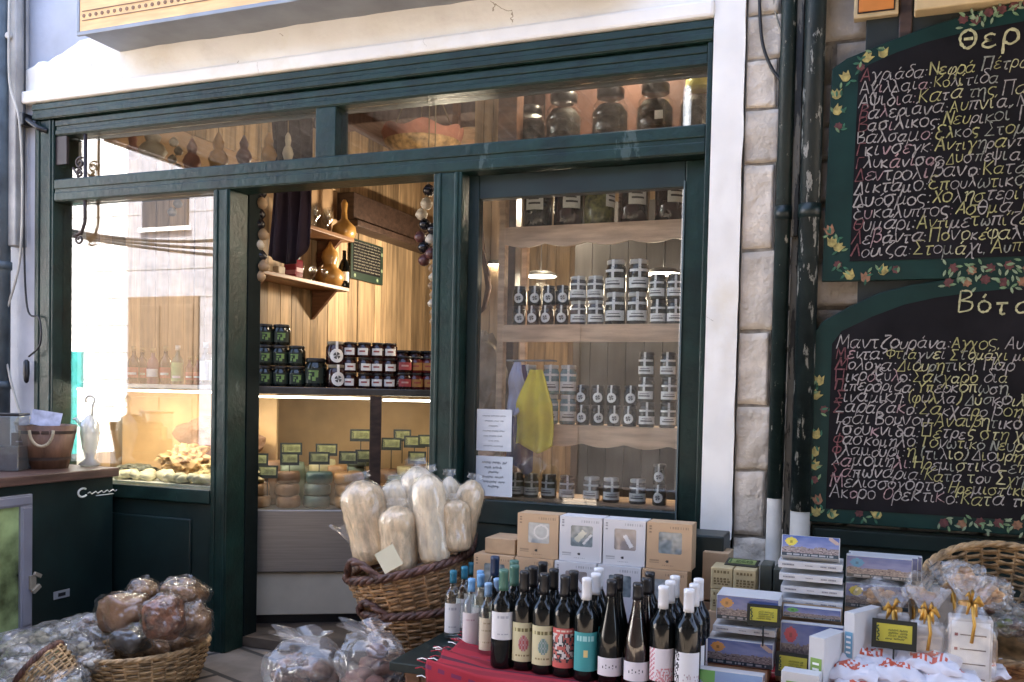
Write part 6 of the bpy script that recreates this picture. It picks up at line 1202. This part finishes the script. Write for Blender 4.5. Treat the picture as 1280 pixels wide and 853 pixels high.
# ---------------------------------------------------------------- green cabinet at the left and what stands on it
CXR, CT = -3.45, .85
cbn = thing('cabinet', 'dark green cabinet with a brown wooden top and an aluminium framed glass door', 'cabinet', (-3.8, -.6, 0))
b = MB(); b.box(-4.28, -1.6, .05, CXR, -.06, CT - .045); b.box(-4.24, -1.56, 0, CXR - .04, -.1, .05); b.build('body', green_dk, cbn, .004)
b = MB(); b.box(-4.29, -1.62, CT - .043, CXR + .035, -.055, CT); b.build('worktop', wood_md if False else M('worktop_wood', (.10, .055, .042), .42, var=.25, scale=5, bump=.1, stretch=(8, 1, 8)), cbn, .005)
b = MB(); y0, y1, z0, z1 = -1.20, -.545, .13, .765
for yy0, yy1, zz0, zz1 in ((y0, y1, z1 - .05, z1), (y0, y1, z0, z0 + .05), (y1 - .06, y1, z0 + .05, z1 - .05), (y0, y0 + .06, z0 + .05, z1 - .05)): b.box(CXR + .001, yy0, zz0, CXR + .022, yy1, zz1); b.box(CXR + .022, yy0 + .008, zz0 + .008, CXR + .027, yy1 - .008, zz1 - .008)
dr = b.build('door', alu, cbn, .002); b = MB(); b.box(CXR + .004, y0 + .06, z0 + .05, CXR + .009, y1 - .06, z1 - .05); g_ = b.build('glass', M('fridge_glass', (.28, .36, .16), .15, var=.6, scale=4), None); g_.parent = dr
for v in g_.data.vertices: v.co -= Vector((-3.8, -.6, 0))
b = MB(); q = at(40, 728, x=CXR + .03); b.obox(q, (.02, .03, .06)); b.obox(q + Vector((.012, .012, -.03)), (.014, .045, .02), Matrix.Rotation(.6, 3, 'X')); b.obox(q + Vector((.01, .02, .03)), (.012, .04, .018), Matrix.Rotation(-.5, 3, 'X')); b.build('latch', M('worn_latch', (.30, .27, .22), .4, .5), cbn, .002)
b = MB(); q = at(77, 743, x=CXR + .003); b.box(CXR + .0005, q.y - .045, q.z - .018, CXR + .004, q.y + .045, q.z + .018); b.build('plate', M('grey_plate', (.22, .23, .25), .5), cbn); b = MB(); b.box(CXR + .0045, q.y - .02, q.z - .008, CXR + .006, q.y + .02, q.z + .008); b.build('plate_slot', black_p, cbn)
q = at(103, 616, x=CXR); b = MB()
pts = [Vector((CXR + .003, q.y + .028 * math.cos(a), q.z + .020 * math.sin(a))) for a in (.9 + i * .36 for i in range(14))]; b.tube(pts, .005, 5)
b.tube([Vector((CXR + .003, q.y + .03 + .012 * i, q.z - .006 + .006 * math.sin(i * 2.1))) for i in range(16)], .003, 5); b.tube([Vector((CXR + .003, q.y + .08, q.z - .022)), Vector((CXR + .003, q.y + .19, q.z - .022))], .0022, 5); b.build('emblem', lab_white, cbn)
b = MB(); b.box(CXR - .0005, -.52, .10, CXR + .004, -.10, .112); b.build('groove_strip', black_p, cbn)
tw = M('bucket_wood', (.17, .085, .05), .55, var=.35, scale=4, bump=.2, stretch=(6, 6, 1)); q = at(74, 586, z=CT); BQ = Vector((min(q.x, -3.66), min(q.y, -.22), CT + .001))
bk = thing('wooden_bucket', 'brown tapered wooden bucket with a rope handle on the cabinet', 'bucket', BQ); b = MB(); b.lathe([(.095, 0), (.135, .205), (.125, .205), (.088, .02), (.001, .02)], 20, fn=lambda a, z: 1 + .01 * abs(math.cos(a * 6))); b.build('staves', tw, bk, world=False)
b = MB(); b.lathe([(.1055, .04), (.1085, .055)], 24, caps=False); b.lathe([(.129, .165), (.1315, .18)], 24, caps=False); b.build('hoop', wood_dk, bk, world=False)
b = MB(); aa = math.atan2(CAM.y - BQ.y, CAM.x - BQ.x) - .15; ux = Vector((-math.sin(aa), math.cos(aa), 0)); uo = Vector((math.cos(aa), math.sin(aa), 0)); b.tube([uo * .145 + ux * (.05 * math.cos(t_)) + Vector((0, 0, .185 - .075 * abs(math.sin(t_)))) for t_ in (PI * i / 12 for i in range(13))], .007, 8); b.build('rope_handle', M('rope', (.50, .40, .26), .8, bump=.6, bscale=120), bk, world=False)
q = BQ + Vector((.01, 0, .235)); b = MB(); b.obox((0, 0, 0), (.13, .003, .075), Matrix.Rotation(.15, 3, 'Y') @ Matrix.Rotation(-.3, 3, 'X')); o_ = b.build('printed_slip', M('lilac_paper', (.50, .50, .60), .6, var=.25, scale=22)); o_.location = q + Vector((.02, -.03, 0)); o_.rotation_euler.z = .65; tag(o_, 'pale printed slip of paper sticking out of the wooden bucket', 'paper')
b = MB(); b.blob((0, 0, 0), (.055, .045, .03), .5, 3, 0, 4, 3, None, None, .5); o_ = b.build('crumpled_paper', M('kraft_paper', (.42, .33, .22), .8, var=.2)); o_.location = BQ + Vector((-.07, -.05, .215)); tag(o_, 'crumpled brown paper in the wooden bucket', 'paper')
q = at(31, 586, z=CT); b = MB(); b.box(-.05, -.035, 0, .05, .035, .17); bx_ = thing('black_box', 'small black printed box standing beside the wooden bucket', 'box', (q.x, q.y, CT + .001), .6); b.build('carton', black_p, bx_, .003, False); b = MB()
for k in range(4): b.box(-.03, -.0365, .03 + k * .032, .02, -.0352, .036 + k * .032)
b.build('writing', M('dim_print', (.20, .22, .28), .6), bx_, 0, False)
q = at(4, 588, z=CT); t = thing('case', 'grey clear plastic case half filled with dark goods at the cabinet end', 'case', (q.x, q.y, CT + .001), .5); b = MB(); b.box(-.085, -.06, 0, .085, .06, .11); b.build('contents', M('dark_goods', (.035, .04, .045), .6, var=.4, scale=30), t, .004, False); b = MB(); b.box(-.09, -.065, 0, .09, .065, .25); b.build('shell', clear('grey_acrylic', (.62, .70, .74), 1.4, .06, .05, milky=.10), t, .004, False)
b = MB(); b.box(-.092, -.067, .251, .092, .067, .262); b.build('lid', black_p, t, .003, False)
# small grey glass bird by the window
q = at(117, 583, z=CT); q = Vector((max(-3.58, min(q.x, -3.5)), -.10, CT + .001)); t = thing('ornament', 'grey glossy bird ornament with a curled tail at the cabinet corner', 'ornament', q, .4); om = clear('grey_ornament_glass', (.55, .56, .52), 1.4, .05, .16, milky=.38)
b = MB(); b.lathe([(.035, 0), (.05, .01), (.02, .04), (.035, .09), (.05, .16), (.045, .21), (.02, .245), (.005, .255)], 20, fn=lambda a, z: 1 + .08 * math.cos(a * 2 + z * 14)); b.build('body', om, t, world=False)
b = MB(); b.tube([(.01, 0, .25), (.012, 0, .30)] + [(.0 + .022 * math.cos(a), 0, .325 + .022 * math.sin(a)) for a in (-.4 + i * .5 for i in range(9))], .006, 8); b.build('tail', om, t, world=False)
b = MB(); b.tube([(-.04, 0, .20), (-.07, 0, .235), (-.085, 0, .23)], [.012, .008, .003], 8); b.build('beak', om, t, world=False)
# ---------------------------------------------------------------- across the street: what the panes mirror
YO = -7.5
def mir(px, py, yo):
    """point on the plane y = yo that the shop's glass mirrors at this pixel"""
    p = at(px, py, y=.02); v = p - CAM; s_ = (p.y - yo) / v.y; return p + Vector((v.x, -v.y, v.z)) * s_
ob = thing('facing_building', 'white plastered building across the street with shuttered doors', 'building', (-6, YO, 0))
xs = mir(158, 400, YO).x; b = MB(); b.box(-40, YO - .4, 0, xs, YO, 5.2); b.build('wall', M('facing_wall', (.85, .84, .82), .9, var=.05, bump=.2), ob); b = MB(); b.box(xs + .002, YO - .4, 0, -6.95, YO - .001, 5.2); b.build('wall', M('shade_toned_wall', (.27, .27, .30), .9, var=.12, bump=.2), ob)  # second stretch of wall is darker: canopy shade put into its colour
b = MB()
for k in range(9): z = .5 + k * .42; b.box(-40, YO + .0005, z, -6.95, YO + .006, z + .012)
b.build('score_line', M('score_line', (.30, .30, .30), .9), ob)
p, q = mir(163, 372, YO), mir(250, 372, YO); dz = p.z
b = MB(); b.box(p.x, YO + .003, 0, q.x, YO + .05, dz); w_ = (q.x - p.x)
for i in range(2):
    for z0, z1 in ((.15, dz * .42), (dz * .47, dz * .95)): b.box(p.x + w_ * (.06 + .47 * i), YO + .05, z0, p.x + w_ * (.47 + .47 * i), YO + .07, z1)
b.build('door', M('beige_shutter', (.15, .10, .06), .6, var=.1), ob, .01)
p, q = mir(88, 440, YO), mir(104, 540, YO); b = MB(); b.box(p.x - .6, YO + .003, 0, q.x, YO + .06, p.z); b.build('door', M('teal_door', (.04, .30, .28), .5), ob, .01)
p, q = mir(180, 247, YO), mir(236, 283, YO); b = MB(); b.box(p.x, YO + .003, q.z, q.x, YO + .04, p.z); wn = b.build('window', M('dark_window', (.03, .03, .035), .1), ob); b = MB(); b.box(p.x - .06, YO + .041, q.z - .06, q.x + .06, YO + .06, q.z); b.build('sill', lab_white, ob)
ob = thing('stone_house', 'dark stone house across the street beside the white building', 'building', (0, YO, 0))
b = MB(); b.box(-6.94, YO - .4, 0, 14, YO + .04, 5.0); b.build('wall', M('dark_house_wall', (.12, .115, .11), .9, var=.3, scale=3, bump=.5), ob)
for x0, x1, z1 in ((-6.3, -5.2, 2.2), (-4.2, -3.4, 2.4), (-1.8, -.6, 2.2)): b = MB(); b.box(x0, YO + .043, 0, x1, YO + .09, z1); b.build('door', M('brown_shutter', (.10, .07, .055), .5, var=.15), ob, .01)
YA = -4.35
p = mir(127, 160, YA); za = p.z
aw2 = thing('corrugated_canopy', 'corrugated metal canopy along the building across the street', 'canopy', (p.x + 4, -6, za))
b = MB(); b.grid(lambda u, v: (p.x + u * 22, YA - v * 3.15, za + .10 - v * .15 + .030 * math.sin(u * 22 * 2 * PI / .16)), 900, 2, smooth=True); o_ = b.build('sheet', M('corrugated', (.26, .26, .27), .5, .3), aw2); s_ = o_.modifiers.new('thickness', 'SOLIDIFY'); s_.thickness = .006
b = MB(); b.box(p.x, YA - .02, za - .12, p.x + 22, YA + .02, za + .05); b.box(p.x, YA - 3.1, za - .14, p.x + .05, YA - .02, za + .04); b.build('fascia', M('fascia_grey', (.17, .17, .18), .6), aw2)
b = MB()
for k in range(8): x = p.x + .1 + k * 2.9; b.box(x, YA - 3.1, za - .14, x + .06, YA - .03, za + .02)
b.build('rafter', wood_dk, aw2)
b = MB()
for k in range(3): x = p.x + 6.5 + k * 6.5; b.tube([(x, YA - .05, 0), (x, YA - .05, za - .1)], .035, 10)
b.build('post', grey_metal, aw2)
for i, (pa, pb, sag) in enumerate((((60, 286), (300, 312), .05), ((60, 290), (300, 322), .03), ((60, 282), (300, 300), .08))):
    a, c = mir(*pa, -5.2), mir(*pb, -5.2); cable('cable', [a, a.lerp(c, .33) - Vector((0, 0, sag)), a.lerp(c, .66) - Vector((0, 0, sag)), c], .018, ('upper', 'middle', 'lowest')[(2, 0, 1)[i] if False else i] + ' black street cable sagging across the street', rubber, 'cable', None)
# wrought iron bracket and hanging gourds just behind the plain window
q = at(107, 165, y=-.02); t = thing('iron_bracket', 'dark wrought iron scroll bracket fixed at the corner of the plain window', 'bracket', (q.x, -.02, q.z)); iron = M('wrought_iron', (.03, .018, .018), .5)
b = MB(); lo_ = at(107, 290, y=-.02); b.tube([(q.x, -.02, 2.50), (q.x, -.02, lo_.z + .05), (q.x - .02, -.02, lo_.z), (q.x - .07, -.02, lo_.z - .02)], .009, 8); b.box(-3.875, -.028, 2.36, -3.80, -.012, 2.5); b.build('bar', iron, t)
b = MB()
for zc, rr in ((2.36, .03), (2.25, .026), (2.31, .022), (1.98, .03)):
    b.tube([(q.x - .035 + rr * (1 - i / 26) * math.cos(i * .42 + 1), -.02, zc + rr * (1 - i / 26) * math.sin(i * .42 + 1)) for i in range(22)], .006, 6)
b.tube([(q.x, -.02, 2.14), (q.x - .05, -.02, 2.30), (q.x - .08, -.02, 2.34)], .006, 6); b.build('scroll', iron, t)
def hung(px, py, y, s_, m_, lab, cat='gourd', fat=1):
    q = at(px, py, y=y); t = thing('hanging_gourd', lab, cat, q, 0, 'gourds hanging behind the transom window'); b = MB(); b.lathe([(.012, -.09), (.04 * fat, -.075), (.055 * fat, -.035), (.042 * fat, 0), (.024 * fat, .02), (.032 * fat, .055), (.018, .085), (.006, .11)], 16, 0, fn=lambda a, z: 1); o_ = b.build('body', m_, t, world=False); o_.scale = (s_, s_, s_)
    b = MB(); b.tube([(0, 0, .10 * s_), (0, 0, 3.39 - q.z)], .003, 5); b.build('string', MAT['twine'], t, world=False)
pg = M('pink_gourd', (.42, .20, .15), .5, var=.2)
hung(191, 182, .5, .9, BC[1], 'large white gourd hanging behind the small transom window', fat=1.6); hung(166, 184, .55, .8, pg, 'pink gourd hanging beside the large white one'); hung(240, 196, .5, .9, pg, 'pink gourd hanging after the pale garlic string'); hung(273, 192, .5, 1.0, gourd_m, 'bright orange gourd hanging in the middle of the small transom window'); hung(336, 187, .5, .8, gourd_m, 'small orange gourd hanging towards the mullion'); hung(360, 186, .5, .75, BC[1], 'slim white gourd hanging next to the mullion', fat=.7); hung(305, 190, .6, .8, BC[2], 'dark maroon gourd hanging between the two orange ones')
garland('garlic_braid', [(217 + (k % 2) * 5, 178 + 11 * k) for k in range(9)], [1] * 9, .026, .5, 'pale garlic braid hanging from the transom window into the plain window')
